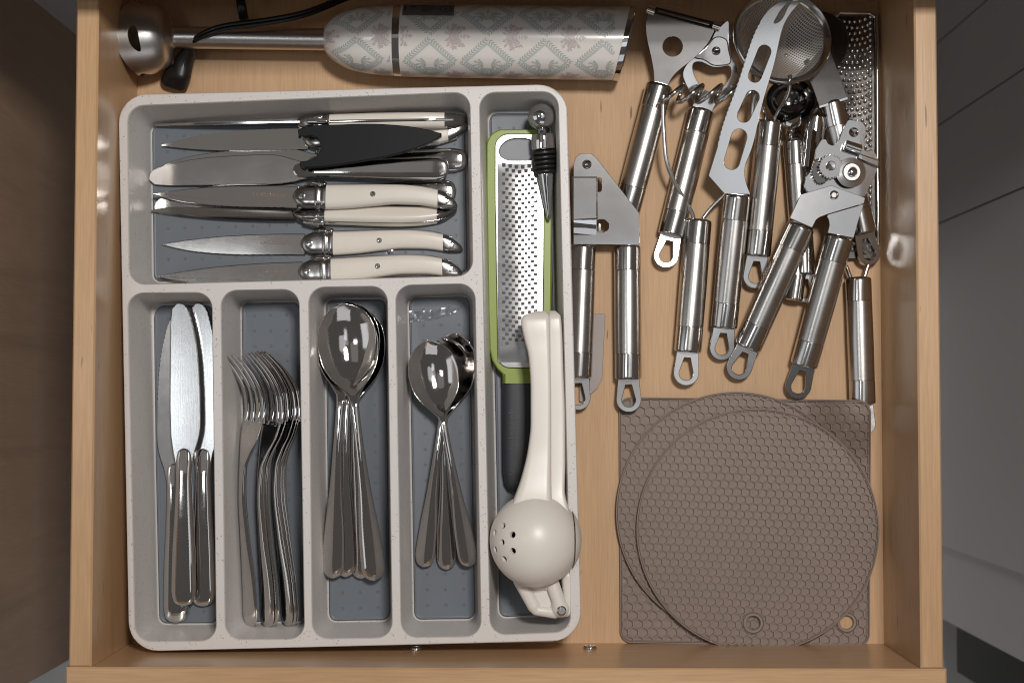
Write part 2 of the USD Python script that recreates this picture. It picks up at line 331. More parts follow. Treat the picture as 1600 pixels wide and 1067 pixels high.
def hulls(spheres, links, res=14):
    """one smooth body from balls joined pairwise"""
    ms = []
    for a, b in links:
        va = vf(ball(spheres[a][0], spheres[a][1], 2))[0]; vb = vf(ball(spheres[b][0], spheres[b][1], 2))[0]
        ms.append(man(hull(np.vstack([va, vb]))))
    return m3.Manifold.batch_boolean(ms, m3.OpType.Add)
def pose(A, B, L, roll=0.0):
    """matrix (row vectors) laying a local model (y from handle end to tip, z up) from A to B"""
    A, t, n, u, D = frame(A, B, roll=roll); s = D / L
    m = np.eye(4); m[0, :3], m[1, :3], m[2, :3], m[3, :3] = n * s, t * s, u * s, A
    return m
def setpose(path, m):
    x = UsdGeom.Xformable(stage.GetPrimAtPath(path)); at = x.GetPrim().GetAttribute('xformOp:transform')
    at.Set(Gf.Matrix4d(*m.ravel().tolist()))
def copy(src, label, m, group=None):
    base = src.split('/')[-1]; path = uniq('/World/' + base); x = UsdGeom.Xform.Define(stage, path)
    x.GetPrim().GetReferences().AddInternalReference(src)
    x.MakeMatrixXform().Set(Gf.Matrix4d(*m.ravel().tolist())); x.GetPrim().SetInstanceable(True)
    tag(x.GetPrim(), label, stage.GetPrimAtPath(src).GetCustomDataByKey('category'), group); return path

# ------------------------------------------------------------------ the drawer and the kitchen around it
XL, XR, YF, DH, TH = -0.3067, 0.2767, -0.1885, 0.107, 0.0160
YB = P(800, -95, 0.0)[1]
dr = thing('drawer', 'open maple drawer box with square edges holding the tray, tools and mats', 'drawer', (0, 0, 0))
part(dr, 'bottom_panel', bx(XL - 0.004, XR + 0.004, YF - 0.004, YB + 0.004, -0.010, 0.0), 'maple_floor')
part(dr, 'side_panel', bx(XL - TH, XL, YF, YB, -0.02, DH), 'maple_long', label='left side panel of pale maple')
part(dr, 'side_panel', bx(XR, XR + TH, YF, YB, -0.02, DH), 'maple_long', label='right side panel of pale maple')
part(dr, 'front_panel', bx(XL - TH - 0.0022, XR + TH + 0.0022, YF - 0.024, YF - 0.0002, -0.02, DH), 'maple_cross')
part(dr, 'back_panel', bx(XL, XR, YB, YB + TH, -0.02, DH - 0.01), 'maple_cross')
for u in (650, 922):                                    # bolt heads in the inner face of the front
    zc = 0.024 if u == 922 else 0.030
    c = np.array([P(u, 1016, zc)[0], YF, zc])
    b = part(dr, 'bolt', lathe([(0, 0.0052), (0.0012, 0.0052), (0.002, 0.0045), (0.002, 0.002), (0.0012, 0.0019), (0.0012, 0.0)], c, (0, 1, 0), 20), 'chrome')
FZ = -0.75
single('floor', bx(-2.2, 2.2, -2.2, 2.2, FZ - 0.02, FZ), 'floor_tile', kind='structure')
cb = thing('wood_cabinet', 'dark brown wood grain cabinet side left of the drawer', 'cabinet', (-0.43, 0, FZ))
xl = -0.43; y0, y1 = PX(108, 1030, xl)[1], PX(113, 50, xl)[1]
part(cb, 'side_panel', bx(xl - 0.018, xl, y0, y1, FZ + 0.02, 0.10), 'brown_wood')
part(cb, 'plinth', bx(xl - 0.05, xl - 0.02, y0 + 0.03, y1, FZ, FZ + 0.1), 'black_gap')
cg = thing('grey_cabinet', 'dark grey cabinet end behind the brown panel at the upper left', 'cabinet', (-0.45, y1, FZ))
part(cg, 'side_panel', bx(xl - 0.06, xl - 0.03, y1 + 0.002, y1 + 0.6, FZ, 0.10), 'grey_paint')
part(cg, 'corner_post', bx(xl - 0.09, xl - 0.0605, y1 + 0.004, y1 + 0.05, FZ, 0.10), 'grey_paint')
gr = thing('grey_cabinet_run', 'row of flat charcoal grey cupboard fronts right of the drawer', 'cabinet', (0.5, 0, FZ))
xr = 0.50
seams = [PX(1470, 63, xr)[1], PX(1465, 197, xr)[1], PX(1465, 350, xr)[1], PX(1475, 853, xr)[1], PX(1475, 972, xr)[1]]
ends = [seams[0] + 0.22] + seams
for i in range(5):
    off = 0.0 if i < 4 else 0.004
    part(gr, 'cupboard_front', bx(xr + off, xr + 0.02, ends[i + 1] + (0.0012 if i != 3 else 0.0001), ends[i] - 0.0012, FZ + 0.1, 0.10, 0.001), 'grey_paint')
part(gr, 'carcass', bx(xr + 0.021, xr + 0.4, PX(1475, 1036, xr + 0.021)[1], ends[0], FZ + 0.1, 0.105), 'black_gap')
part(gr, 'plinth', bx(xr + 0.06, xr + 0.4, seams[4], ends[0], FZ, FZ + 0.099), 'black_gap')
YC = P(800, -7, 0.130)[1]
single('unseen_countertop', bx(-1.2, 0.47, YC, YC + 0.6, 0.130, 0.160, 0.003), 'counter_stone', kind='structure')  # out of view, set low to shade the back of the drawer

# ------------------------------------------------------------------ cutlery tray
ZR, ZB, ZT = 0.055, 0.004, 0.0062            # tray rim, tray floor, top of the grey liners
def rq(pts, r, z, n=9):                        # rounded quadrilateral from picture points at height z, fixed point count
    q = np.array([P(u, v, z) for u, v in pts]); out = []
    for i in range(4):
        a, b, c = q[i - 1], q[i], q[(i + 1) % 4]; u, w = a - b, c - b; lu, lw = np.linalg.norm(u), np.linalg.norm(w)
        d = min(r, 0.45 * lu, 0.45 * lw); s, e = b + u / lu * d, b + w / lw * d
        t = np.linspace(0, 1, n)[:, None]; k = 0.36
        out.extend((1 - t) ** 3 * s + 3 * (1 - t) ** 2 * t * (s + (b - s) * 0.56) + 3 * (1 - t) * t ** 2 * (e + (b - e) * 0.56) + t ** 3 * e)
    return np.array(out)
def shift(ring, d):                            # offset a horizontal ring inwards by d, keeping its point count
    r = ring[:, :2]; s = 1 if signed(r) > 0 else -1
    return np.column_stack([inset(r, d * s), ring[:, 2]])
COMP = {   # rim corners (TL TR BR BL), floor corners
 'A': [(198, 165), (735, 143), (740, 432), (201, 446)],
 'B': [(748, 144), (873, 142), (893, 988), (765, 993)],
 'C1': [(198, 457), (332, 456), (339, 1002), (210, 1003)],
 'C2': [(344, 453), (468, 451), (477, 999), (351, 1000)],
 'C3': [(481, 448), (606, 446), (614, 997), (487, 999)],
 'C4': [(617, 445), (743, 442), (753, 995), (626, 997)]}
tr = thing('cutlery_tray', 'speckled beige plastic cutlery tray with six grey lined compartments', 'cutlery tray', P(545, 580, 0))
outer = rq([(184, 148), (886, 131), (909, 1001), (201, 1018)], 0.022, ZR)
pocket, tops = [], []
for k, q in COMP.items():
    rim = rq(q, 0.0125, ZR)
    c = rim.mean(0)
    low = shift(rim, 0.0045); low[:, 2] = ZB + 0.002
    bot = shift(rim, 0.0065); bot[:, 2] = ZB
    lip1 = shift(rim, 0.0004); lip1[:, 2] = ZR - 0.0006
    lip2 = shift(rim, 0.0009); lip2[:, 2] = ZR - 0.0018
    rings = [rim, lip1, lip2, low, bot]
    v, f = loft(rings, (False, True)); pocket.append((v, f[:, ::-1] if trimesh.Trimesh(v, f, process=False).face_normals[-1][2] < 0 else f))
    tops.append(rim)
o1 = shift(outer, 0.0010); o1[:, 2] = ZR
o2 = shift(outer, 0.0003); o2[:, 2] = ZR - 0.0005
o3 = outer.copy(); o3[:, 2] = ZR - 0.0016
o4 = shift(outer, 0.0006); o4[:, 2] = ZR - 0.006
o4b = shift(outer, 0.0022); o4b[:, 2] = ZR - 0.0062
o5 = shift(outer, 0.0075); o5[:, 2] = 0.0008
side = loft([o1, o2, o3, o4, o4b, o5], (False, True))
R2 = [o1[:, :2]] + [t[:, :2] for t in tops]
allp = np.vstack(R2); tri = earcut.triangulate_float64(allp, np.cumsum([len(r) for r in R2]).astype(np.uint32)).reshape(-1, 3).astype(int)
a, b, c = allp[tri[:, 0]], allp[tri[:, 1]], allp[tri[:, 2]]
fl = (b[:, 0] - a[:, 0]) * (c[:, 1] - a[:, 1]) - (b[:, 1] - a[:, 1]) * (c[:, 0] - a[:, 0]) < 0; tri[fl] = tri[fl][:, ::-1]
topm = (np.column_stack([allp, np.full(len(allp), ZR)]), tri)
for i, (v, f) in enumerate(pocket):            # pockets face up
    nrm = trimesh.Trimesh(v, f, process=False).face_normals
    if nrm[-1][2] < 0: pocket[i] = (v, f[:, ::-1])
body = trimesh.Trimesh(*join(topm, side, *pocket), process=False); body.merge_vertices(digits_vertex=7)
part(tr, 'tray_body', (body.vertices, body.faces), 'speckled_plastic', smooth=50)
LIN = {'A': [(237, 192), (733, 180), (738, 436), (240, 452)], 'B': [(759, 178), (868, 177), (889, 964), (777, 967)],
       'C1': [(241, 477), (334, 475), (341, 976), (247, 978)], 'C2': [(375, 472), (470, 470), (478, 972), (381, 975)],
       'C3': [(506, 468), (607, 466), (616, 970), (511, 973)], 'C4': [(636, 463), (741, 461), (751, 966), (643, 968)]}
DOTS = {'A': (18, 10), 'B': (4, 30), 'C1': (3, 20), 'C2': (3, 20), 'C3': (3, 20), 'C4': (3, 20)}
for k, q in LIN.items():
    r = rq(q, 0.0095, ZT); rr = [r.copy() for _ in range(5)]
    e = 0.0012
    # keep the liner inside its pocket floor
    lim = Polygon(shift(rq(COMP[k], 0.0125, ZR), 0.0068)[:, :2]); pl = Polygon(r[:, :2]).intersection(lim)
    g = np.array(pl.exterior.coords)[:-1]; 
    if signed(g) < 0: g = g[::-1]
    def up(d, z): return np.column_stack([inset(g, d), np.full(len(g), z)])
    ln = part(tr, 'liner', loft([up(0, ZB + 0.0002), up(0, ZT + 0.0006), up(0.0005, ZT + 0.0011), up(0.0012, ZT + 0.0011), up(0.0020, ZT), ], (False, True)), 'grey_liner', smooth=60)
    q3 = np.array([P(u, v, ZT) for u, v in q]); nx, ny = DOTS[k]; ms = []
    for i in range(nx):
        for j in range(ny):
            s, t = (i + 0.9) / (nx + 0.8), (j + 0.9) / (ny + 0.8)
            c = (1 - t) * ((1 - s) * q3[0] + s * q3[1]) + t * ((1 - s) * q3[3] + s * q3[2])
            if not pl.buffer(-0.004).contains(Point(c[:2])): continue
            ms.append(lathe([(0, 0.0012), (0.0004, 0.0010), (0.0004, 0.0006), (0.0001, 0.0004)], c, (0, 0, 1), 8, (False, True)))
    part(ln, 'grip_dots', join(*ms), 'grey_liner', kind='stuff')

# ------------------------------------------------------------------ cutlery models (local: y from handle end to tip, z up)
def leaf(Y, w, zc, dish, t, n=70, m=14):
    y = np.linspace(Y[0], Y[-1], n); y = np.unique(np.concatenate([y, Y[0] + (Y[-1] - Y[0]) * (0.5 - 0.5 * np.cos(np.linspace(0, math.pi, n)))]))
    g = lambda q: PchipInterpolator(Y, q)(y)
    w, zc, dish, t = g(w), g(zc), g(dish), g(t); rings = []
    xi = np.cos(np.linspace(math.pi, 0, m)); xs = np.concatenate([xi, xi[-2:0:-1]]); sg = np.concatenate([np.ones(m), -np.ones(m - 2)])
    for i in range(len(y)):
        th = 0.5 * t[i] * np.sqrt(np.clip(1 - xs ** 4, 0, 1)) + 0.0
        rings.append(np.column_stack([w[i] * xs, np.full(len(xs), y[i]), zc[i] - dish[i] * (1 - xs ** 2) + sg * th]))
    return loft(rings)
HY = [0, .0012, .004, .011, .03, .07, .105]
HW = [.0012, .0042, .0070, .0088, .0082, .0050, .0034]
HZ = [.0035, .0035, .0036, .0040, .0058, .0115, .0158]
HD = [-.0002, -.0010, -.0020, -.0027, -.0026, -.0020, -.0010]
HT = [.0012, .0018, .0022, .0024, .0026, .0034, .0042]
def make_spoon(name, label, k, group):
    p = thing(name, label, 'spoon', group=group)
    part(p, 'handle', tuple_scale(leaf(HY + [.130, .138], HW + [.0031, .0042], HZ + [.0165, .0155], HD + [0, .0006], HT + [.0042, .0034]), k), 'polished_steel', 60)
    part(p, 'bowl', tuple_scale(leaf([.1379, .145, .154, .165, .178, .190, .199, .2045, .207], [.0043, .0095, .0165, .0212, .0226, .0205, .0148, .0078, .0006],
         [.0155, .0137, .0122, .0111, .0106, .0107, .0112, .0116, .0118], [.0006, .0035, .0070, .0092, .0096, .0082, .0050, .0018, 0],
         [.0034, .0021, .0016, .0014, .0014, .0014, .0014, .0013, .001]), k), 'polished_steel', 60)
    return p
def tuple_scale(m, k): v, f = vf(m); return v * k, f
def make_fork(name, label, group):
    p = thing(name, label, 'fork', group=group)
    part(p, 'handle', leaf(HY + [.122, .134, .146, .158], HW + [.0036, .0064, .0106, .0122], HZ + [.0165, .0150, .0118, .0092], HD + [0, .0006, .0012, .0012], HT + [.004, .003, .0024, .0022]), 'polished_steel', 60)
    for i in range(4):
        x0 = (-.0104, -.0035, .0035, .0104)[i]; x1 = x0 * 0.93
        Y = np.linspace(.1570, .2065 + (0.0015 if i in (1, 2) else 0), 16); zz = PchipInterpolator([.155, .165, .178, .192, .209], [.0086, .0074, .0094, .0176, .0355])(Y)
        if i in (1, 2): zz = zz - .0006
        tt = (Y - Y[0]) / (Y[-1] - Y[0]); pts = np.column_stack([x0 + (x1 - x0) * tt, Y, zz])
        part(p, 'tine', tube(pts, .00245 - .0013 * tt ** 1.5, 8, 0.62), 'polished_steel', 60)
    return p
def make_knife(name, label, group, blade='brushed_blade'):
    p = thing(name, label, 'table knife', (0, 0, .0045), group=group)
    Y = [0, .001, .004, .012, .035, .075, .098, .107, .114, .1168, .1182]
    part(p, 'handle', leaf(Y, [.001, .0050, .0078, .0092, .0088, .0068, .0060, .0062, .0054, .0040, .0006], [.004] * 11, [0] * 11, [.002, .0042, .0056, .0066, .0074, .0072, .0066, .0052, .0036, .0026, .0016]), 'polished_steel', 60)
    edge = spl([(.0070, .112), (.0090, .119), (.0112, .127), (.0122, .147), (.0116, .170), (.0092, .197), (.0052, .216), (.0000, .2265), (-.0052, .2276)], 70)
    saw = np.array([(x - (0.00035 if (k % 2 and y > .165) else 0), y) for k, (x, y) in enumerate(edge)])
    pts = [(-.0062, .106), (.0062, .106)] + list(map(tuple, saw)) + [(-.0092, .2235), (-.0102, .212), (-.0104, .150), (-.0098, .128), (-.0082, .116)]
    v, f = plate(Polygon(pts).buffer(0), .0017, .0004); v[:, 2] += .0049
    part(p, 'blade', (v, f), blade, 30)
    return p
SK = dict(L=.228)
def make_steak(name, label, group):
    """steak knife: y from handle end (0) to tip, x across (positive = spine side)"""
    p = thing(name, label, 'steak knife', (0, 0, .006), group=group)
    def body(y, up, lo, th, n=40, m=9, e=0.62):
        Y = np.linspace(y[0], y[-1], n); g = lambda q: PchipInterpolator(y, q)(Y); U, Lo, T = g(up), g(lo), g(th); a = np.arange(4 * m) / (4 * m) * 2 * math.pi
        rings = []
        for i in range(n):
            c, s = np.cos(a), np.sin(a); X = np.sign(c) * abs(c) ** e; Z = np.sign(s) * abs(s) ** e
            rings.append(np.column_stack([(U[i] + Lo[i]) / 2 + X * (U[i] - Lo[i]) / 2, np.full(len(a), Y[i]), .006 + Z * T[i] / 2]))
        return loft(rings)
    part(p, 'end_cap', body([0, .0012, .004, .009, .0145], [-.0045, -.0018, .0008, .0044, .0068], [-.0058, -.0070, -.0074, -.0074, -.0066], [.003, .006, .0085, .0104, .0112]), 'bolster_steel', 50)
    part(p, 'grip', body([.0146, .030, .045, .060, .080, .0975], [.0067, .0093, .0100, .0098, .0092, .0088], [-.0065, -.0046, -.0044, -.0058, -.0082, -.0094], [.0112, .0118, .012, .012, .0118, .0114]), 'ivory_plastic', 50)
    part(p, 'bolster', body([.0976, .100, .1004, .1024, .1028, .1048, .1052, .112, .118, .1212, .1226], [.0090, .0090, .0084, .0084, .0092, .0092, .0086, .0084, .0064, .0034, .0002], [-.0096, -.0096, -.009, -.009, -.0097, -.0097, -.0092, -.0092, -.0074, -.0044, -.0014],
         [.0116, .0116, .0108, .0108, .0116, .0116, .0108, .0102, .0086, .0062, .003]), 'bolster_steel', 40)
    for y, x, r, mt_ in ((.0625, .0018, .0020, 'polished_steel'), (.0085, -.0018, .0026, 'polished_steel'), (.1150, -.0004, .0027, 'polished_steel')):
        zt = .006 + {.0625: .0060, .0085: .0047, .1150: .0045}[y]
        part(p, 'rivet', lathe([(-.001, r), (.0003, r), (.0006, r * .8), (.0006, r * .55), (.0002, r * .5), (.0003, .0)], (x, y, zt), (0, 0, 1), 16), mt_)
    part(p, 'spring', body([.008, .03, .06, .0976], [.0052, .0098, .0104, .0094], [.004, .0084, .0090, .0080], [.0022, .0022, .0022, .0022], 24, 4), 'polished_steel', 50)
    bee = hulls({0: ((.0094, .0995, .006), .0022), 1: ((.0098, .106, .006), .0026), 2: ((.0092, .112, .006), .0017), 3: ((.0098, .1075, .0085), .0012), 4: ((.0094, .103, .0095), .0012), 5: ((.0098, .1075, .0035), .0012), 6: ((.0094, .103, .0025), .0012)}, [(0, 1), (1, 2), (3, 4), (5, 6)])
    part(p, 'bee', bee, 'polished_steel', 50)
    sp = spl([(.0072, .119), (.0070, .150), (.0052, .185), (.0022, .212), (-.0004, .2276)], 30); ed = spl([(-.0008, .2274), (-.0042, .214), (-.0072, .195), (-.0088, .170), (-.0090, .119)], 40)
    ed = np.array([(x + (0.0003 if (k % 2 and .13 < y < .2) else 0), y) for k, (x, y) in enumerate(ed)])
    v, f = plate(Polygon(np.vstack([sp, ed])).buffer(0), .0018, .0005); v[:, 2] += .0069
    bl = part(p, 'blade', (v, f), 'blade_steel', 30)
    tm = meshkit.text_mesh('LAGUIOLE', .0024, .00008); tv, tf = vf(tm); tv = np.column_stack([-tv[:, 1], tv[:, 0], tv[:, 2]])   # reads along the blade, from tip to handle
    tv[:, 1] = -tv[:, 1]; tv[:, 0] = -tv[:, 0]
    tv = tv + np.array([-.0006, .1525, .00691])
    bars = [bx(.0002, .0006, .128, .1385, .0069, .00697, .00001), bx(-.0008, -.0004, .128, .1385, .0069, .00697, .00001)]
    part(bl, 'etching', join((tv, tf), *bars), 'etch_red', False)
    return p
def put(src, first, labels_poses, group):
    for i, (lab, m) in enumerate(labels_poses):
        if i == 0: setpose(src, m); tag(stage.GetPrimAtPath(src), lab)
        else: copy(src, lab, m, group)

# steak knives with ivory handles in the upper compartment: (handle end, tip, heights, roll)
g1 = 'ivory handled steak knives in the upper compartment'
s0 = make_steak('steak_knife', '-', g1)
K = lambda a, za, b, zb, r: pose(P(*a, za), P(*b, zb), .2276, math.radians(r))
KF = lambda a, za, b, zb, r, flip=False: K(a, za, b, zb, r)
put(s0, True, [
    ('ivory handled steak knife lowest in the upper compartment, nearest the tray divider', K((722, 417), .013, (247, 431), .012, 0)),
    ('ivory handled steak knife second from the tray divider, loose clear scrap just below its handle', K((723, 380), .008, (253, 381), .008, 2)),
    ('ivory handled steak knife tilted on edge, handle touching the one with its blade over it', K((714, 335), .010, (236, 331), .010, 143)),
    ('ivory handled steak knife lying flat directly below the plain steel table knives', K((715, 312), .0195, (238, 302), .0185, -2)),
    ('ivory handled steak knife lying half under the black blade guard', K((731, 206), .010, (253, 229), .010, 180)),
    ('ivory handled steak knife standing on edge along the back wall of the tray', K((727, 188), .019, (240, 196), .011, 97)),
], g1)
g2 = 'plain steel table knives in the upper compartment'
t0 = make_knife('table_knife', '-', 'steel table knives', 'blade_steel')
Kn = lambda a, za, b, zb, r: pose(P(*a, za), P(*b, zb), .2276, math.radians(r))
put(t0, True, [
    ('steel table knife with white glare on its round tip, lying across the upper compartment', Kn((701, 263), .019, (233, 270), .010, 3)),
    ('steel table knife whose rounded handle end peeps out highest at right, behind another knife end', Kn((729, 250), .010, (250, 262), .008, 2)),
    ('steel table knife almost hidden under an ivory knife, only handle end and tip showing', Kn((713, 299), .008, (241, 316), .0075, 0)),
], None)
# black guard
pg = Plane((480, 225, .030), (690, 212, .036), (500, 260, .0315))
gd = spl([(465, 203), (480, 198), (520, 195), (570, 193.5), (625, 196), (670, 203), (684, 207)], 40)
gl = spl([(689, 213), (676, 221), (640, 235), (600, 245), (550, 254), (500, 261)], 30)
nt = [(478, 266), (470, 264), (467, 253), (480, 251), (492, 247), (500, 237), (501, 226), (496, 216), (486, 212), (474, 214), (466, 212)]
gp = np.vstack([gd, [(689, 208)], gl, roundpoly(nt, 3)])
gth = thing('blade_guard', 'matt black plastic blade guard lying over the knife handles', 'blade guard', P(570, 230, .02))
part(gth, 'guard_shell', pg.plate(gp, th=.0050, bev=.0006), 'black_sheath', False)
v, f = plate(Polygon(pg.uv(gp)).buffer(-.0012), .0012, .0004); v[:, 2] -= .0052
part(gth, 'guard_back', pg.world((v, f)), 'black_sheath')

# lower compartments
t1 = make_knife('butter_knife', '-', 'steel table knives standing in the left lower compartment')
put(t1, True, [
    ('brightest steel table knife with a serrated edge, on top in the lower left compartment', Kn((287, 946), .021, (288, 474), .018, -3)),
    ('steel table knife whose handle reaches furthest down the lower left compartment', pose(P(276, 972, .0095), P(270, 495, .0085), .2276, math.radians(172))),
    ('steel table knife against the right wall of the lower left compartment', Kn((317, 947), .011, (317, 474), .009, 3)),
], None)
g3 = 'steel forks nested on their sides in the second lower compartment'
f0 = make_fork('dinner_fork', '-', g3)
Fk = lambda a, za, b, zb, r: pose(P(*a, za), P(*b, zb), .2080, math.radians(r))
put(f0, True, [
    ('leftmost steel fork of the nested bunch, its tines facing up to the left', Fk((397, 978), .0115, (414, 556), .020, 42)),
    ('second steel fork from the left in the nested bunch', Fk((424, 979), .0135, (446, 556), .023, 46)),
    ('third steel fork from the left, lying just behind the second', Fk((432, 977), .0120, (457, 552), .022, 50)),
    ('fourth steel fork from the left, in the thick of the bunch', Fk((456, 977), .0130, (467, 550), .022, 54)),
    ('fifth steel fork from the left, second from the right wall', Fk((463, 976), .0120, (475, 550), .021, 58)),
    ('rightmost steel fork of the bunch, pressed on the compartment wall', Fk((468, 974), .0105, (480, 553), .020, 63)),
], g3)
g4 = 'steel tablespoons nested in the third lower compartment'
p0 = make_spoon('tablespoon', '-', 1.0, g4)
Sp = lambda a, za, b, zb, r=0, L=.207: pose(P(*a, za), P(*b, zb), L, math.radians(r))
put(p0, True, [
    ('uppermost steel tablespoon of the nested stack, its whole bowl showing', Sp((585, 906), .017, (537, 476), .017, -6)),
    ('second steel tablespoon down in the nested stack, handle end at lower left', Sp((521, 902), .0125, (549, 473), .014, 4)),
    ('third steel tablespoon down, its handle end second from left', Sp((541, 900), .010, (556, 474), .011, 8)),
    ('undermost steel tablespoon, only the right rim of its bowl showing', Sp((566, 903), .008, (563, 480), .008, 10)),
], g4)
g5 = 'steel teaspoons nested in the fourth lower compartment'
q0 = make_spoon('teaspoon', '-', .85, g5)
put(q0, True, [
    ('upper steel teaspoon whose bowl shows whole, handle end at right of the three', Sp((733, 884), .015, (666, 533), .016, -8, .176)),
    ('steel teaspoon with the deep black bowl behind the upper one, handle end at left', Sp((663, 885), .0105, (716, 522), .010, 8, .176)),
    ('undermost steel teaspoon, its handle end in the middle and lowest', Sp((698, 889), .008, (694, 530), .0075, 0, .176)),
], g5)

# loose clear scraps of tape
def scrap(name, label, px, z, amp=0.0012, seed=1):
    q = Polygon(np.array([P(u, v, z)[:2] for u, v in px])); x0, y0, x1, y1 = q.bounds; n = 16
    g = np.array([(x0 + (x1 - x0) * i / n, y0 + (y1 - y0) * j / n) for i in range(n + 1) for j in range(n + 1)])
    h = meshkit.noise(np.column_stack([g * 330, np.zeros(len(g))]), seed) * amp
    k = (n + 1) ** 2; v = np.vstack([np.column_stack([g, z + h + .0002]), np.column_stack([g, z + h])]); f = []
    for i in range(n):
        for j in range(n):
            a = i * (n + 1) + j; b, c, d = a + n + 1, a + n + 2, a + 1
            if not q.contains(Point(g[[a, b, c, d]].mean(0))): continue
            f += [(a, b, c), (a, c, d), (k + a, k + c, k + b), (k + a, k + d, k + c)]
    return single(name, (v, np.array(f)), 'clear_tape', label, 'tape', smooth=25)
scrap('tape_scrap', 'crumpled strip of clear tape on the grey liner above the teaspoons', [(640, 487), (675, 485), (710, 476), (713, 489), (682, 498), (642, 503)], .0078)
scrap('tape_scrap', 'tiny clear plastic scrap on the liner between two ivory knife handles', [(602, 390), (616, 389), (617, 396), (602, 397)], .0074, .0010, 4)

# ------------------------------------------------------------------ tool handles
def handle(th, a, za, b, zb, rpx, fer=0.19, cap=0.19, loop=True, lz=None, ltilt=0.0, lmat='plate_steel', scale=1.0, end=None):
    """round brushed steel handle from a (tool side) to b, with polished ferrule and end cap and a flat hanging loop"""
    A, B = P(*a, za), P(*b, zb); A, t, n, u, L = frame(A, B); r = rpx * MPP((za + zb) / 2); g = .00035
    q1, q2 = L * fer, L * (1 - cap)
    part(th, 'ferrule', lathe([(0, r * .72), (.0006, r * .90), (.0016, r * .985), (.003, r), (q1 - g, r), (q1, r - g)], A, t, 36), 'cap_steel', 40)
    part(th, 'handle', lathe([(q1, r - g), (q1 + g, r * .995), (q1 + .004, r * .995), (L / 2, r * 1.01), (q2 - .004, r * .995), (q2 - g, r * .995), (q2, r - g)], A, t, 36), 'brushed_handle', 40)
    part(th, 'end_cap', lathe([(q2, r - g), (q2 + g, r), (L - .002, r), (L - .0008, r * .96), (L, r * .80)], A, t, 36), 'cap_steel', 40)
    if loop:
        k = r / .0100; hw = .0079 * k
        out = unary_union([Point(.0148 * k, 0).buffer(.0093 * k, 12), sbox(-.0015, -hw, .0035 * k, hw)]).convex_hull
        hole = unary_union([Point(.0152 * k, 0).buffer(.0051 * k, 10), Polygon([(.0038 * k, -.0022 * k), (.0038 * k, .0022 * k), (.0052 * k, 0)])]).convex_hull
        v, f = plate(out.difference(hole), .0019, .0004); v[:, 2] += .0009
        c, s = math.cos(ltilt), math.sin(ltilt)
        n2, u2 = n * c + u * s, u * c - n * s
        w = B + v[:, :1] * t + v[:, 1:2] * n2 + v[:, 2:3] * u2
        part(th, 'hanging_loop', (w, f), lmat, 25)
    return A, B, t, n, u, L, r
RZ = .0112

# garlic press
gp_ = thing('garlic_press', 'steel garlic press with a flat triangular head against the tray', 'garlic press', P(960, 420))
pl = Plane((900, 246, .0270), (998, 246, .0270), (905, 382, .0210))
D = roundpoly([(933, 343), (944, 343), (951, 349), (951, 358), (945, 363), (933, 363)], 3)
sl = stadium((936, 282), (936, 296), 4)
part(gp_, 'head_plate', pl.plate(np.vstack([roundpoly([(896, 382), (896, 258), (899, 246), (908, 240), (924, 240), (932, 247), (999, 333), (1000, 383)], [0, 8, 8, 7, 7, 10, 6, 3])]), [D, sl], th=.0018), 'plate_steel')
pl2 = Plane((900, 280, .0300), (930, 280, .0298), (900, 345, .0268))
part(gp_, 'pressing_lever', pl2.plate([(894, 276), (934, 276), (934, 343), (894, 345)], th=.006, bev=.0012), 'plate_steel')
part(gp_, 'chamber', join(bx(P(896, 0, .02)[0], P(931, 0, .02)[0], P(0, 376, .02)[1], P(0, 262, .02)[1], .004, .0196)), 'dark_steel')
cu = [P(914, v, z) for v, z in ((344, .0262), (352, .0258), (360, .0238), (368, .0215), (384, .0190))]
hwv = np.array([.0086, 0, 0]); rg = []
for p_ in cu: rg.append(np.array([p_ - hwv, p_ + hwv, p_ + hwv - [0, 0, .0016], p_ - hwv - [0, 0, .0016]]))
part(gp_, 'lever_bend', loft(rg), 'chrome', 40)
part(gp_, 'rivet', lathe([(0, .0036), (.0006, .0034), (.0014, .0024), (.0018, .0)], pl.pt(917, 257), (0, 0, 1), 20, (False, False)), 'polished_steel', 60)
part(gp_, 'hinge_pin', bx(P(934, 0, .019)[0], P(939, 0, .019)[0], P(0, 361, .019)[1], P(0, 350, .019)[1], .012, .0195, .0004), 'polished_steel')
handle(gp_, (980, 383), RZ, (982, 593), RZ, 21)
handle(gp_, (911, 383), RZ, (904.5, 591), RZ, 20.5)
sc = thing('plastic_scraper', 'flat taupe plastic scraper half hidden under the garlic press handle', 'scraper', P(930, 550))
pl = flat(.0028)
part(sc, 'scraper_blade', pl.plate(roundpoly([(926, 490), (946, 490), (941, 592), (934, 606), (917, 622), (905, 632), (905, 500)], [2, 3, 14, 8, 10, 4, 3]), th=.0022, bev=.0004), 'taupe_plastic')

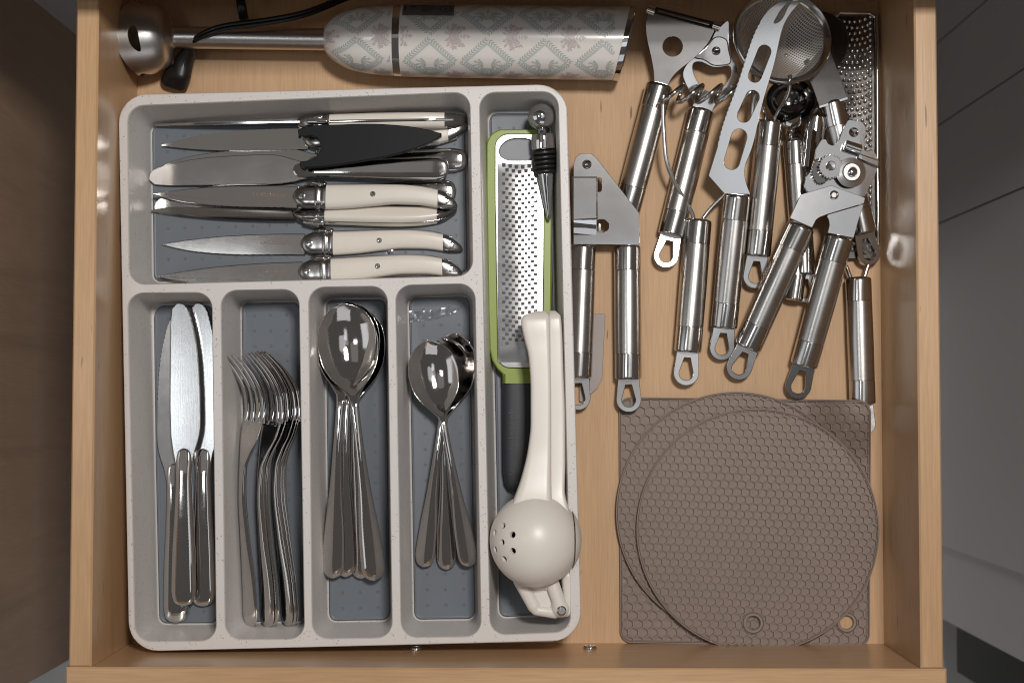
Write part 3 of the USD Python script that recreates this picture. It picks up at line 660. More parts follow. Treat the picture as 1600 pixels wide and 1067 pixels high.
# wide Y peeler
ye = thing('peeler', 'wide steel peeler with a round hole, leftmost of the hanging-loop tools', 'peeler', P(1000, 220))
A, B, t, n, u, L, r = handle(ye, (1031, 132), .0165, (979, 331), RZ, 21.5, loop=False)
pl = Plane((1012, 20, .027), (1115, 44, .027), (1033, 120, .020))
side1 = spl([(1015, 14), (1009, 45), (1013, 72), (1019, 98), (1021, 136)], 24)
side2 = spl([(1043, 140), (1056, 115), (1078, 97), (1098, 78), (1112, 58), (1119, 41)], 24)
part(ye, 'head', pl.plate(np.vstack([side1, side2]), [circ(1051, 73, 15.5)], th=.0014), 'plate_steel')
a_, b_ = pl.pt(1016, 15, .0015), pl.pt(1120, 42, .0015); _, t_, n_, u_, L_ = frame(a_, b_)
blade = plate(Polygon([(0, -.0028), (L_, -.0028), (L_, .0028), (0, .0028)]).difference(Polygon([(.006, -.0006), (L_ - .006, -.0006), (L_ - .006, .0007), (.006, .0007)])), .0013, .0003)
part(ye, 'peeling_blade', (a_ + blade[0][:, :1] * t_ + blade[0][:, 1:2] * n_ + blade[0][:, 2:] * u_, blade[1]), 'dark_steel')
for q in ((1017, 16), (1119, 42)):
    part(ye, 'blade_tab', lathe([(-.003, .0014), (-.003, .0034), (.003, .0034), (.003, .0014)], pl.pt(*q, .0012), t_, 16), 'polished_steel')
0 and part(ye, 'neck', tube([A - t * .012 + u * .0012, A - t * .005 + u * .0008, A + t * .002], [.0030, .0058, .0080], 16, .7), 'polished_steel', 60)

# bottle opener
bo = thing('bottle_opener', 'steel bottle and can opener with a curved mouth behind the whisk coils', 'bottle opener', P(1075, 270))
A, B, t, n, u, L, r = handle(bo, (1096, 171), RZ + .001, (1048, 369), RZ, 21.0, lmat='bright_loop')
pl = Plane((1080, 120, .0185), (1140, 110, .0195), (1097, 168, .0140))
mouth = spl([(1084, 99), (1083, 112), (1090, 128), (1103, 142), (1120, 143), (1135, 130), (1142, 116), (1140, 104), (1128, 105), (1110, 104), (1094, 97)], 40, True)
outl = spl([(1082, 172), (1080, 150), (1070, 128), (1067, 116), (1074, 100), (1088, 88), (1110, 66), (1118, 50), (1128, 40), (1137, 33), (1139, 50), (1140, 70), (1145, 92), (1152, 106), (1152, 124), (1136, 148), (1120, 162), (1113, 175)], 90)
part(bo, 'opener_head', pl.plate(outl, [mouth], th=.0022), 'plate_steel')
pl3 = Plane((1090, 95, .0225), (1140, 100, .0225), (1115, 70, .0250))
part(bo, 'lever_plate', pl3.plate(spl([(1086, 92), (1098, 94), (1112, 102), (1130, 103), (1141, 100), (1139, 78), (1135, 62), (1118, 58), (1105, 72)], 50, True), th=.0026, bev=.0008), 'polished_steel')
part(bo, 'rivet', lathe([(0, .0034), (.0008, .0032), (.0012, .0022), (.0006, .0014), (.0007, 0)], pl3.pt(1119, 80), (0, 0, 1), 18, (False, False)), 'chrome', 50)
part(bo, 'piercing_tip', tube([P(1140, 60, .020), P(1137, 45, .023), P(1131, 33, .022), P(1120, 40, .020)], [.0022, .0026, .002, .0010], 10, .5), 'chrome', 60)

# strainer
st = thing('strainer', 'round fine mesh steel strainer lying under the slotted cheese knife', 'strainer', P(1222, 65))
A, B, t, n, u, L, r = handle(st, (1203, 188), .021, (1183, 401), .0135, 20.8)
zc, rr_ = .0385, 78 * MPP(.0385)
C = P(1223, 58, zc); tiltv = np.array([0.10, 0.16, 1.0]); tiltv /= np.linalg.norm(tiltv)
ax = np.cross([0, 1.0, 0], tiltv); ax /= np.linalg.norm(ax); ay = np.cross(tiltv, ax)
ringp = lambda a, q, h=0: C + (math.cos(a) * ax + math.sin(a) * ay) * q + tiltv * h
TA = np.linspace(0, 2 * math.pi, 73)
prof = [(rr_, .0010), (rr_ + .0006, -.001), (rr_ - .001, -.006), (rr_ - .0050, -.0030), (rr_ - .0046, -.0012), (rr_ - .0012, .0018)]
rg = [np.array([ringp(a, q, h) for q, h in prof]) for a in TA]
part(st, 'rim', loft(rg, (False, False)), 'cap_steel', 50)
depth, mr = .0275, rr_ - .003
def bowl(x, y): return -.002 - depth * (1 - min(1.0, (x * x + y * y) / mr ** 2)) ** 0.75
ws = []
NW = 40
for ori in (0, 1):
    for i in range(1, NW):
        q = -mr + 2 * mr * i / NW; h = math.sqrt(mr * mr - q * q)
        if h < .004: continue
        pts = []
        for s_ in np.linspace(-h, h, max(6, int(h / .0022))):
            x, y = (q, s_) if ori == 0 else (s_, q)
            x, y = (x + y) * .7071, (y - x) * .7071
            pts.append(C + ax * x + ay * y + tiltv * bowl(x, y))
        ws.append(tube(pts, .00036, 4))
part(st, 'wire_mesh', join(*ws), 'mesh_steel', 70, kind='stuff')
part(st, 'mesh_crossing', ball(C + ax * .010 + ay * -.004 + tiltv * (bowl(.010, -.004) + .0012), .0016, 2, (1, 1, .6)), 'cap_steel', 60)
for q, k in (((1211, 186), 0), ((1196, 186), 1)):
    p0_ = P(*q, .0215)
    pts = [p0_ + t * .004, p0_, P(1226, 158, .031), P(1230, 150, .034), P(1234, 118, .0425)] if k == 0 else [p0_ + t * .004, p0_, P(1186, 158, .030), P(1182, 148, .032), P(1176, 114, .0385)]
    part(st, 'support_wire', tube(spl(pts, 30, s=0), .0016, 10), 'polished_steel', 60)
part(st, 'rest_hook', tube(spl([ringp(1.2, rr_, 0), ringp(1.25, rr_ + .010, .001), ringp(1.4, rr_ + .014, .001), ringp(1.55, rr_ + .010, .001), ringp(1.6, rr_, 0)], 24), .0016, 8), 'polished_steel', 60)

# ladle spoon under the strainer
la = thing('serving_spoon', 'deep dark steel serving spoon just below the strainer', 'serving spoon', P(1240, 300))
A, B, t, n, u, L, r = handle(la, (1240.5, 218), .0115, (1257, 430), RZ, 17.8)
zc = .0215; Cb = P(1235, 157, zc); rx, ry = 39 * MPP(zc), 35 * MPP(zc); rg = []
for ph in np.linspace(0, 1, 20):
    q = math.sin(ph * math.pi / 2); zz = -.018 * math.cos(ph * math.pi / 2)
    rg.append(np.array([Cb + [rx * q * math.cos(a), ry * q * math.sin(a), zz] for a in np.linspace(0, 2 * math.pi, 48, endpoint=False)]))
rin = [np.array([[p_[0], p_[1], p_[2] + .0014] for p_ in Cb + (g_ - Cb) * [.965, .965, .93]]) for g_ in rg[::-1]]
part(la, 'bowl', loft(rg + rin), 'dark_steel', 60)
part(la, 'neck', tube(spl([P(1236, 186, .024), P(1239, 197, .020), P(1240, 207, .014), A, A + t * .004], 20), np.linspace(.0085, .0058, 20), 16, .5), 'polished_steel', 60)

# pizza wheel
pz = thing('pizza_cutter', 'steel pizza wheel with a bent square bracket beside the grater', 'pizza cutter', P(1320, 260))
A, B, t, n, u, L, r = handle(pz, (1298, 158), .0175, (1350, 366), .0135, 20.5, ltilt=.15)
pl = Plane((1228, 66, .0065), (1326, 66, .0190), (1277, 110, .0130))
part(pz, 'cutting_wheel', pl.plate(circ(1277, 66, 49, 60), th=.0013, bev=.0005), 'dark_steel')
pl = Plane((1262, 110, .0240), (1300, 95, .0240), (1290, 160, .0262))
part(pz, 'bracket', pl.plate(roundpoly([(1255, 95), (1297, 78), (1324, 152), (1280, 166)], 1.5), th=.0016), 'plate_steel')
c1, c2 = pl.pt(1280, 166), pl.pt(1324, 152); dn = np.array([0, 0, -.0105]); bk = t * .002
part(pz, 'bracket_flange', loft([np.array([c1 + q * (c2 - c1), c1 + q * (c2 - c1) + bk * .8, c1 + q * (c2 - c1) + bk * .8 + dn, c1 + q * (c2 - c1) + dn]) for q in (0, .5, 1)]), 'plate_steel')
part(pz, 'bracket_foot', tube([P(1256, 190, .017), P(1280, 168, .0185), P(1292, 158, .0185)], .0016, 8), 'plate_steel')
part(pz, 'axle', lathe([(0, .004), (.001, .004), (.0018, .002), (.0018, 0)], P(1277, 66, .0128), (0, 0, 1), 16), 'polished_steel')

# swivel peeler lying under the can opener
sw = thing('swivel_peeler', 'narrow chrome swivel peeler with a slotted blade, partly under the can opener', 'peeler', P(1280, 230))
A_, B_ = P(1276, 183, .022), P(1268, 262, .020); A_, t_, n_, u_, L_ = frame(A_, B_); rg = []
for s_ in np.linspace(0, L_, 14):
    k = 1 - .25 * (1 - min(1, s_ / .010)) ** 2; ring = []
    for a in np.linspace(-1.25, 1.25, 13): ring.append(A_ + t_ * s_ + n_ * (.0085 * k * math.sin(a)) + u_ * (.0085 * (math.cos(a) - .45)))
    for a in np.linspace(1.25, -1.25, 13): ring.append(A_ + t_ * s_ + n_ * (.0074 * k * math.sin(a)) + u_ * (.0074 * (math.cos(a) - .45)))
    rg.append(np.array(ring))
shell = man(loft(rg)); cutp = extr = plate(Polygon(stadium((.012, .0015), (L_ + .02, .0015), .0016)), .04, .0001)
cw = (A_ + cutp[0][:, :1] * t_ + cutp[0][:, 1:2] * n_ + (cutp[0][:, 2:3] + .02) * u_, cutp[1])
part(sw, 'blade', shell - man(cw), 'chrome', 45)
handle(sw, (1267, 268), .0120, (1240, 470), .0112, 14, loop=False)

# flat grater along the right side
ga = thing('grater', 'long flat steel hand grater with raised teeth along the right drawer side', 'grater', P(1342, 250))
pl = Plane((1320, 60, .0105), (1360, 60, .0105), (1330, 400, .0088))
gx0, gx1 = 1306, 1366
part(ga, 'grating_plate', pl.plate(roundpoly([(gx0, 26), (gx1, 26), (gx1 + 2, 404), (gx0 + 4, 404)], 6), th=.0008, bev=.0002), 'dark_steel')
ms = []
for j in range(42):
    for i in range(7):
        v_ = 36 + j * 9.1 - (i - 2.2) ** 2 * .55 + (6 if i % 2 == 0 else 0) * 0; u_p = 1310.5 + i * 8.2 + (4.1 if j % 2 else 0) * (1 if i < 6 else 0)
        if u_p > 1361 or v_ > 396: continue
        c = pl.pt(u_p, v_); m_ = ball((0, 0, 0), 1, 1, (.0017, .0015, .0018)); v = m_[0].copy(); v[:, 1] += v[:, 2] * .45; keep = v + c
        ms.append((keep, m_[1]))
part(ga, 'teeth', join(*ms), 'polished_steel', 60, kind='stuff')
fr = [P(1330, 436, .0115), P(1323, 418, .0112), P(1306, 396, .0108), P(1302, 360, .0108), P(1301, 60, .0120), P(1303, 28, .0122), P(1312, 21, .0122), P(1358, 21, .0122), P(1368, 28, .0122), P(1370, 60, .0120), P(1372, 380, .0108), P(1369, 398, .0108), P(1356, 416, .0112), P(1350, 436, .0115)]
fr = np.vstack([np.linspace(fr[i], fr[i + 1], 8)[:-1] for i in range(len(fr) - 1)] + [fr[-1:]])
part(ga, 'wire_frame', tube(fr, .0016, 10), 'polished_steel', 60)
handle(ga, (1341, 433), .0115, (1348, 632), .0102, 20, lmat='bright_loop')

# spiral whisk
sw2 = thing('spiral_whisk', 'steel spiral whisk with coiled wire crossing the other tools', 'whisk', P(1085, 450))
A, B, t, n, u, L, r = handle(sw2, (1091, 343), .0115, (1074.5, 551), RZ, 21.3)
lw = [A + t * .004 + P(1086, 340, .013) - P(1091, 343, .0115) , P(1083, 338, .015), P(1061, 297, .022), P(1043, 258, .0285), P(1038, 215, .031), P(1036, 165, .034), P(1037, 149, .035)]
rw = [P(1099, 341, .0125), P(1118, 318, .0145), P(1138, 298, .0175), P(1160, 262, .023), P(1172, 220, .027), P(1175, 190, .029), P(1177, 160, .032), P(1181, 148, .034)]
for q in (lw, rw): part(sw2, 'frame_wire', tube(spl(q, 40, s=1e-7), .0016, 10), 'wire_steel', 60)
ca, cb_ = P(1042, 147, .036), P(1186, 147, .036); _, t_, n_, u_, L_ = frame(ca, cb_)
th_ = np.linspace(-.6 * math.pi, 2 * math.pi * 4.6, 220); kk = (th_ - th_[0]) / (th_[-1] - th_[0])
coil = [ca + t_ * (L_ * k) + n_ * (-.0064 * math.sin(a)) + u_ * (.0064 * math.cos(a)) + t_ * .0052 * math.sin(a + .2) for a, k in zip(th_, kk)]
part(sw2, 'coil', tube(coil, .0017, 10), 'polished_steel', 60)

# slotted cheese knife
ck = thing('cheese_knife', 'slotted serrated cheese knife with a forked tip, lying above the whisk and strainer', 'cheese knife', P(1170, 200))
A, B, t, n, u, L, r = handle(ck, (1152, 304), .0235, (1131, 513), .0120, 20.8)
pl = Plane((1112, 270, .0305), (1160, 275, .0315), (1236, 10, .060))
left = [(1132, 303), (1107, 275), (1121, 230)]
sa = np.array([(1122, 222), (1137, 171), (1155, 122), (1168, 80), (1183, 42), (1203, 14), (1234, -2)]); sa = spl(sa, 66)
d_ = np.gradient(sa, axis=0); d_ /= np.linalg.norm(d_, axis=1)[:, None]; off = np.column_stack([-d_[:, 1], d_[:, 0]]) * np.where(np.arange(66) % 2, 1.1, 0)[:, None] * (np.arange(66) < 50)[:, None]
prong = spl([(1240, 0), (1222, 14), (1213, 28), (1210, 37), (1214, 36), (1228, 18), (1251, 1)], 30)
right = spl([(1252, 3), (1239, 17), (1227, 35), (1219, 60), (1210, 100), (1195, 150), (1183, 200), (1172, 240), (1164, 262), (1165, 282), (1173, 304)], 50)
part(ck, 'blade', pl.plate(np.vstack([left, sa + off, prong, right]), [stadium((1194.5, 81), (1179.5, 119), 10.3), stadium((1176, 152), (1162.5, 181), 10.6), stadium((1155, 214), (1143.5, 253), 12.3)], th=.0016, bev=.0003), 'plate_steel', 25)

# can opener
co = thing('can_opener', 'steel butterfly can opener with gear wheels, lying on top at the right', 'can opener', P(1290, 400))
pl = Plane((1262, 300, .036), (1350, 300, .034), (1335, 195, .036))
Apts = [(1325, 187), (1346, 190), (1353, 198), (1350, 238), (1363, 234), (1371, 244), (1375, 257), (1352, 308), (1300, 300), (1262, 301), (1256, 291), (1259, 277), (1268, 266), (1273, 247), (1275, 232), (1283, 219), (1290, 216), (1294, 225), (1302, 228), (1311, 219), (1316, 205)]
part(co, 'back_plate', pl.plate(roundpoly(Apts, 4, 4), [circ(1334, 207, 7)], th=.0018), 'plate_steel')
c1, c2 = pl.pt(1318, 228, .004), pl.pt(1343, 236, .004); _, t_, _, _, L_ = frame(c1, c2)
part(co, 'stop_post', lathe([(0, .0030), (.0006, .0040), (L_ - .0006, .0040), (L_, .0030)], c1, t_, 24), 'chrome', 40)
part(co, 'fold_edge', pl.plate([(1340, 240), (1374, 252), (1371, 263), (1337, 249)], th=.003, bev=.001, lift=.0032), 'chrome')
tt_ = np.arange(96); rg_ = np.where((tt_ // 2) % 2 == 0, 19.5, 17.3); gt = np.column_stack([1295 + rg_ * np.cos(tt_ / 96 * 2 * math.pi), 262 + rg_ * np.sin(tt_ / 96 * 2 * math.pi)])
part(co, 'drive_gear', pl.plate(gt, th=.0028, bev=.0003, lift=.0060), 'polished_steel', 20)
nz = pl.n
part(co, 'gear_pin', lathe([(.004, .0036), (.0075, .0036), (.0082, .0030), (.0080, 0)], pl.pt(1295, 261), nz, 20), 'polished_steel', 40)
part(co, 'lower_gear', pl.plate(np.column_stack([1281 + (gt[:, 0] - 1295) * .75, 268 + (gt[:, 1] - 262) * 1.1]), th=.002, bev=.0003, lift=.0026), 'dark_steel', 20)
k = MPP(.04)
part(co, 'cutting_wheel', lathe([(.0045, 23.5 * k), (.0051, 23.5 * k), (.0066, 15 * k), (.0078, 13 * k), (.0078, 9 * k), (.0066, 8.4 * k), (.0066, 0)], pl.pt(1327, 271), nz, 40), 'wire_steel', 25)
part(co, 'screw', lathe([(.0065, 7.4 * k), (.0090, 7.2 * k), (.0098, 5 * k), (.0100, 0)], pl.pt(1327, 271), nz, 24), 'chrome', 40)
for a in (0.3, 0.3 + math.pi / 2):
    cc = pl.pt(1327, 271); d = (math.cos(a) * pl.x + math.sin(a) * pl.y)
    part(co, 'screw_slot', tube([cc + nz * .0099 - d * .0024, cc + nz * .0099 + d * .0024], .0004, 6), 'label_ink')
p2 = Plane((1250, 305, .0398), (1300, 291, .0398), (1262, 350, .0392))
part(co, 'lever_plate', p2.plate(roundpoly([(1234, 341), (1251, 304), (1299, 290), (1352, 309), (1350, 318), (1293, 335), (1280, 340), (1275, 344), (1269, 356)], [1, 2, 2, 2, 1, 5, 4, 3, 1], 4), th=.0020), 'plate_steel', label='upper left lever plate running into the left handle')
p3 = Plane((1300, 340, .0372), (1345, 325, .0372), (1315, 368, .0366))
part(co, 'lever_plate', p3.plate(roundpoly([(1291, 336), (1350, 319), (1341, 346), (1334, 372), (1293, 364), (1296, 352), (1295, 344)], [3, 1, 6, 1, 1, 4, 4], 4), th=.0020), 'plate_steel', label='right lever plate running into the right handle')
part(co, 'pivot_screw', lathe([(0, 7.2 * k), (.0010, 7.0 * k), (.0014, 5.6 * k), (.0012, 4.4 * k), (.0004, 3.8 * k), (.0004, 0)], p2.pt(1303, 305), p2.n, 24), 'cap_steel', 35)
handle(co, (1252.5, 352), .0285, (1168, 544), .0135, 21.8, lmat='bolster_steel')
handle(co, (1312, 369), .0275, (1256, 572), .0125, 21.8)

# ------------------------------------------------------------------ silicone mats
PART = part
def mat_mesh(parent, outline, z0, th, pitch, ang, holes=(), lift=None):
    """moulded mat: base sheet, raised edge bead, honeycomb ridges, ringed hanging hole"""
    def part(pa_, name, mesh, mt_, sm):
        if lift is not None:
            v, f = vf(mesh)
            if name != 'honeycomb_ridges': v, f = trimesh.remesh.subdivide_to_size(v, f, .006, max_iter=12)
            v = v.copy(); dz = lift(v); k = ((CAMH - v[:, 2] - dz) / (CAMH - v[:, 2]))[:, None]; v[:, :2] *= k; v[:, 2] += dz; mesh = (v, f)   # the bent corner draws in as it rises
        PART(pa_, name, mesh, mt_, sm)
    reg = outline
    for h in holes: reg = reg.difference(h[0])
    v, f = plate(reg, th - .0023, .0004); v[:, 2] += z0 + th - .0023
    part(parent, 'mat_sheet', (v, f), 'taupe_silicone', 40)
    bead = outline.difference(outline.buffer(-.0011))
    v, f = plate(bead, .0012, .0003); v[:, 2] += z0 + th + .0001
    part(parent, 'edge_bead', (v, f), 'taupe_silicone', 40)
    cut = outline.buffer(-.0014)
    for h in holes:
        rim = h[0].buffer(.0022).difference(h[0]); v, f = plate(rim, .0012, .0004); v[:, 2] += z0 + th + .0002
        part(parent, 'hole_rim', (v, f), 'taupe_silicone', 40); cut = cut.difference(h[0].buffer(.0026))
    w = .00052; R = pitch / math.sqrt(3); zt, zb_ = z0 + th - .0002, z0 + th - .00231
    cx_, cy_ = outline.centroid.coords[0]; big = int(.2 / pitch); V, F, nv = [], [], 0
    hexa = np.array([(R * math.cos(math.pi / 6 + i * math.pi / 3), R * math.sin(math.pi / 6 + i * math.pi / 3)) for i in range(6)])
    ca_, sa_ = math.cos(ang), math.sin(ang); ROT = np.array([[ca_, sa_], [-sa_, ca_]])
    from shapely.prepared import prep
    pc = prep(cut)
    for j in range(-big, big + 1):
        for i in range(-big, big + 1):
            c = np.array([(i + .5 * (j % 2)) * pitch, j * pitch * .8660]) @ ROT + (cx_, cy_)
            hx = hexa @ ROT + c; q = Polygon(hx)
            if not pc.intersects(q): continue
            if pc.contains(q):
                inn = c + (hx - c) * (1 - w / (R * .866)); low = c + (hx - c) * (1 - w * 1.08 / (R * .866))
                v = np.vstack([np.column_stack([hx, [zt] * 6]), np.column_stack([inn, [zt] * 6]), np.column_stack([low, [zb_] * 6])])
                a = np.arange(6); b = (a + 1) % 6; fs = []
                for o in (0, 6): fs += [np.stack([a + o, b + o, b + o + 6], 1), np.stack([a + o, b + o + 6, a + o + 6], 1)]
                V.append(v); F.append(np.vstack(fs) + nv); nv += len(v)
            else:
                g = q.intersection(cut)
                for s_ in getattr(g, 'geoms', [g]):
                    if s_.geom_type != 'Polygon' or s_.area < 1e-6: continue
                    rg_ = s_.difference(s_.buffer(-w))
                    for s2 in getattr(rg_, 'geoms', [rg_]):
                        if s2.geom_type != 'Polygon' or s2.area < 1e-8: continue
                        try: v, f = plate(s2, .0021, .00002)
                        except Exception: continue
                        v[:, 2] += zt; V.append(v); F.append(f + nv); nv += len(v)
    part(parent, 'honeycomb_ridges', (np.vstack(V), np.vstack(F)), 'taupe_silicone', False)
def xy(u, v, z): return P(u, v, z)[:2]
sq = thing('silicone_trivet', 'square taupe silicone honeycomb mat lying undermost at the lower right', 'trivet', P(1165, 815))
so = Polygon(roundpoly([xy(967, 620, .003), xy(1361, 625, .003), xy(1359, 1010, .003), xy(969, 1004, .003)], .0085, 8))
zt_ = .0004
CNR = P(1361, 625, .02)[:2]
def curl(v):                                    # the upper right corner rides up over the grater handle
    q = np.clip(1 - (np.linalg.norm(v[:, :2] - CNR, axis=1) - .010) / .040, 0, 1); return .0200 * q * q * (3 - 2 * q)
hq = Point(*xy(1323, 972, .003)).buffer(.0052, 16)
mat_mesh(sq, so, zt_, .0030, 15.2 * MPP(.003), math.radians(0.5), [(hq,)], lift=curl)
r2 = thing('silicone_trivet', 'round taupe silicone honeycomb mat between the square mat and the top round mat', 'trivet', P(1151, 801))
mat_mesh(r2, Point(*xy(1151.5, 801, .0065)).buffer(188 * MPP(.0065), 40), .0036, .0030, 13.2 * MPP(.0065), math.radians(-1.5))
r1 = thing('silicone_trivet', 'round taupe silicone honeycomb mat on top of the pile, whole circle showing', 'trivet', P(1184, 828))
mat_mesh(r1, Point(*xy(1184, 827.5, .0098)).buffer(188.5 * MPP(.0098), 40), .0068, .0030, 13.2 * MPP(.0098), math.radians(-2.8), [(Point(*xy(1177, 973, .0098)).buffer(.0055, 16),)])

# ------------------------------------------------------------------ zester
ze = thing('zester', 'lime green framed hand grater with steel teeth in the tall right compartment', 'zester', P(815, 450))
zz = lambda h: Plane((765, 220, .0200 + h), (860, 220, .0200 + h), (770, 760, .0200 + h))
fo = roundpoly([(787, 597), (786, 585), (777, 576), (769, 563), (765, 545), (763, 490), (760, 300), (760, 202), (812, 202), (862, 202), (862.5, 320), (861, 490), (860, 545), (856, 563), (849, 576), (840, 585), (839, 597)], [0, 2, 0, 0, 0, 0, 0, 62, 0, 62, 0, 0, 0, 0, 0, 2, 0], 12)
win = roundpoly([(779, 573), (775, 300), (775, 211), (812, 211), (849, 211), (849, 300), (847, 573), (812, 574)], [30, 0, 50, 0, 50, 0, 30, 0], 9)
part(ze, 'frame', zz(0).plate(fo, [win], th=.0105, bev=.0010), 'lime_plastic', 40)
pp = zz(.0012); xg, yg = np.linspace(775, 850, 17), np.linspace(244, 578, 30); top = []
pa = roundpoly([(778, 574), (773.5, 300), (773.5, 210), (812, 210), (850, 210), (850.5, 300), (848, 574), (812, 575)], [30, 0, 50, 0, 50, 0, 30, 0], 9)
eye = np.vstack([spl([(780, 238), (785, 226), (798, 218), (812, 216.5), (826, 218), (839, 226), (844, 238)], 24), spl([(842, 243), (836, 248), (812, 251), (788, 248), (782, 243)], 20)])
part(ze, 'grating_plate', pp.plate(pa, [eye], th=.0012, bev=.0004), 'satin_steel', 40)
part(ze, 'thumb_pad', pp.plate(Polygon(eye).buffer(3).exterior.coords[:-1], th=.002, bev=.0003, lift=-.0024), 'grey_pad')
rg = []
for yy in np.linspace(256, 566, 40):
    k = min(1, (yy - 256) / 18, (566 - yy) / 18 + .02); rg.append([(xx, yy, .0010 * k * (1 - ((xx - 812.5) / 37) ** 2)) for xx in np.linspace(778, 847, 15)])
G = np.array([[pp.pt(a, b, c + .0001) for a, b, c in row] for row in rg]); k1, k2 = G.shape[:2]
ii = np.arange(k1 - 1)[:, None] * k2 + np.arange(k2 - 1)[None]
ff = np.vstack([np.stack([ii, ii + k2, ii + k2 + 1], -1).reshape(-1, 3), np.stack([ii, ii + k2 + 1, ii + 1], -1).reshape(-1, 3)])
part(ze, 'arched_face', (np.vstack([G.reshape(-1, 3)]), ff), 'satin_steel', 70)
ms, hs = [], []
for j in range(40):
    nrow = 6 if j % 2 == 0 else 5
    for i in range(nrow):
        xx = 812 + (i - (nrow - 1) / 2) * 9.9; yy = 262 + j * 7.1 + abs(xx - 812) * -.15
        if yy > 537: continue
        h = .0010 * (1 - ((xx - 812.5) / 37) ** 2); c = pp.pt(xx, yy, h)
        m_ = hull([c + q[0] * pp.x + q[1] * pp.y + q[2] * pp.n for q in ((-.0013, -.0014, 0), (.0013, -.0014, 0), (-.0014, .0014, -.0002), (.0014, .0014, -.0002), (-.0010, -.0011, .0011), (.0010, -.0011, .0011))])
        ms.append(m_)
part(ze, 'teeth', join(*ms), 'tooth_steel', 20, kind='stuff')
part(ze, 'thumb_dimple', pp.plate(stadium((808, 554), (824, 554), 4.2), th=.0006, bev=.0003, lift=.0005), 'cap_steel')
nk = [np.array([P(u, v, z) for u, v, z in ((785, y, .006), (785, y, .018), (790, y, .0215), (834, y, .0215), (839, y, .018), (839, y, .006))]) for y in (584, 599)]
part(ze, 'collar', loft(nk), 'lime_plastic')
rg = []
for y, k in ((599.5, .985), (601, 1), (640, 1.0), (700, .985), (735, .97), (755, .86), (764, .66), (769, .30), (769.6, .02)):
    rg.append(np.array([P(813 + 28 * k * np.sign(math.cos(a)) * abs(math.cos(a)) ** .5, y, .0130 + .0088 * k ** .7 * np.sign(math.sin(a)) * abs(math.sin(a)) ** .6) for a in np.linspace(0, 2 * math.pi, 28, endpoint=False)]))
gr_ = part(ze, 'grip', loft(rg), 'charcoal_grip', 60)
tm = vf(meshkit.text_mesh('Joseph Joseph', .0054, .0002, True)); tx = tm[0]
o = P(806, 748, .0219); part(gr_, 'lettering', (o + np.column_stack([-tx[:, 1], tx[:, 0], tx[:, 2]]) * [1, 1, 1], tm[1]), 'label_ink', False)

# bottle stopper
bs = thing('bottle_stopper', 'chrome bottle stopper with a ball top and black rubber rings, lying on the zester', 'bottle stopper', P(850, 260))
A_, B_ = P(845.5, 183, .034), P(858, 343, .027); _, t_, n_, u_, L_ = frame(A_, B_); k = MPP(.034); rb = 21 * k
q = lambda px: (px - 183) * k * 1.006
part(bs, 'ball_top', lathe([(rb * -math.cos(a), rb * math.sin(a)) for a in np.linspace(0.001, math.pi * .93, 28)], A_, t_, 40), 'chrome', 70)
part(bs, 'neck', lathe([(q(201), 6 * k), (q(207), 7 * k), (q(210), 9 * k)], A_, t_, 28), 'chrome', 60)
part(bs, 'collar', lathe([(q(209), 14 * k), (q(210), 17 * k), (q(214), 18.2 * k), (q(232), 18.6 * k), (q(234), 17 * k), (q(235), 12 * k)], A_, t_, 32), 'polished_steel', 40)
for i in range(5):
    yy = 237 + i * 7.2; rr_ = (19.6 - i * .9) * k
    part(bs, 'rubber_ring', lathe([(q(yy - 2), rr_ * .7), (q(yy), rr_ * .96), (q(yy + 2), rr_), (q(yy + 4.4), rr_ * .97), (q(yy + 5.6), rr_ * .84), (q(yy + 6.4), rr_ * .7)], A_, t_, 28), 'black_rubber', 50)
part(bs, 'cone', lathe([(q(271), 9 * k), (q(272), 12.3 * k), (q(276), 12.2 * k), (q(336), 4.0 * k), (q(342), 3.2 * k), (q(344), 1.5 * k)], A_, t_, 32), 'chrome', 40)

# ------------------------------------------------------------------ citrus squeezer
cs = thing('citrus_squeezer', 'cream painted citrus squeezer with a round holed bowl, wedged across the tall compartment', 'citrus squeezer', P(838, 843, .03))
zb = .060; kz = MPP(zb); Cq = P(836, 843, zb); rq_ = 70.5 * kz
sp_ = man(ball(Cq, rq_, 5, (1.0, 1.03, .95))) - man(ball(Cq, rq_ - .0028, 4, (1.0, 1.03, .95)))
cutx = P(893, 843, zb)[0]
sp_ = sp_.trim_by_plane((-1, 0.0, 0.10), -(cutx - .10 * zb))
holes = [(786, 821), (801, 835), (784.5, 847), (801.5, 860.5), (788, 873), (773, 832), (774, 858)]
for (u_h, v_h) in holes:
    d = ray(u_h, v_h); oc = CAM - Cq; sc3 = np.array([1, 1 / 1.03, 1 / .95]); d2, o2_ = d * sc3, oc * sc3
    b_q = o2_ @ d2; s_ = (-b_q - math.sqrt(max(0, b_q * b_q - (d2 @ d2) * (o2_ @ o2_ - rq_ ** 2)))) / (d2 @ d2); hit = CAM + d * s_
    nn = (hit - Cq) / np.linalg.norm(hit - Cq)
    sp_ = sp_ - man(lathe([(-.012, .0024), (.006, .0024)], hit, nn, 14))
part(cs, 'bowl', sp_, 'cream_paint', 50)
part(cs, 'plunger', ball(Cq + [.003, 0, 0], rq_ - .008, 3), 'dark_inside', 60)  # near-black ball inside, so the bowl holes look dark
oc_ = man(ball(Cq + [0, 0, -.0006], rq_ * 1.03, 5, (1.0, 1.03, .95))).trim_by_plane((1, 0.0, -0.10), cutx + .0009 - .10 * zb)
part(cs, 'outer_cup', oc_, 'cream_paint', 50)
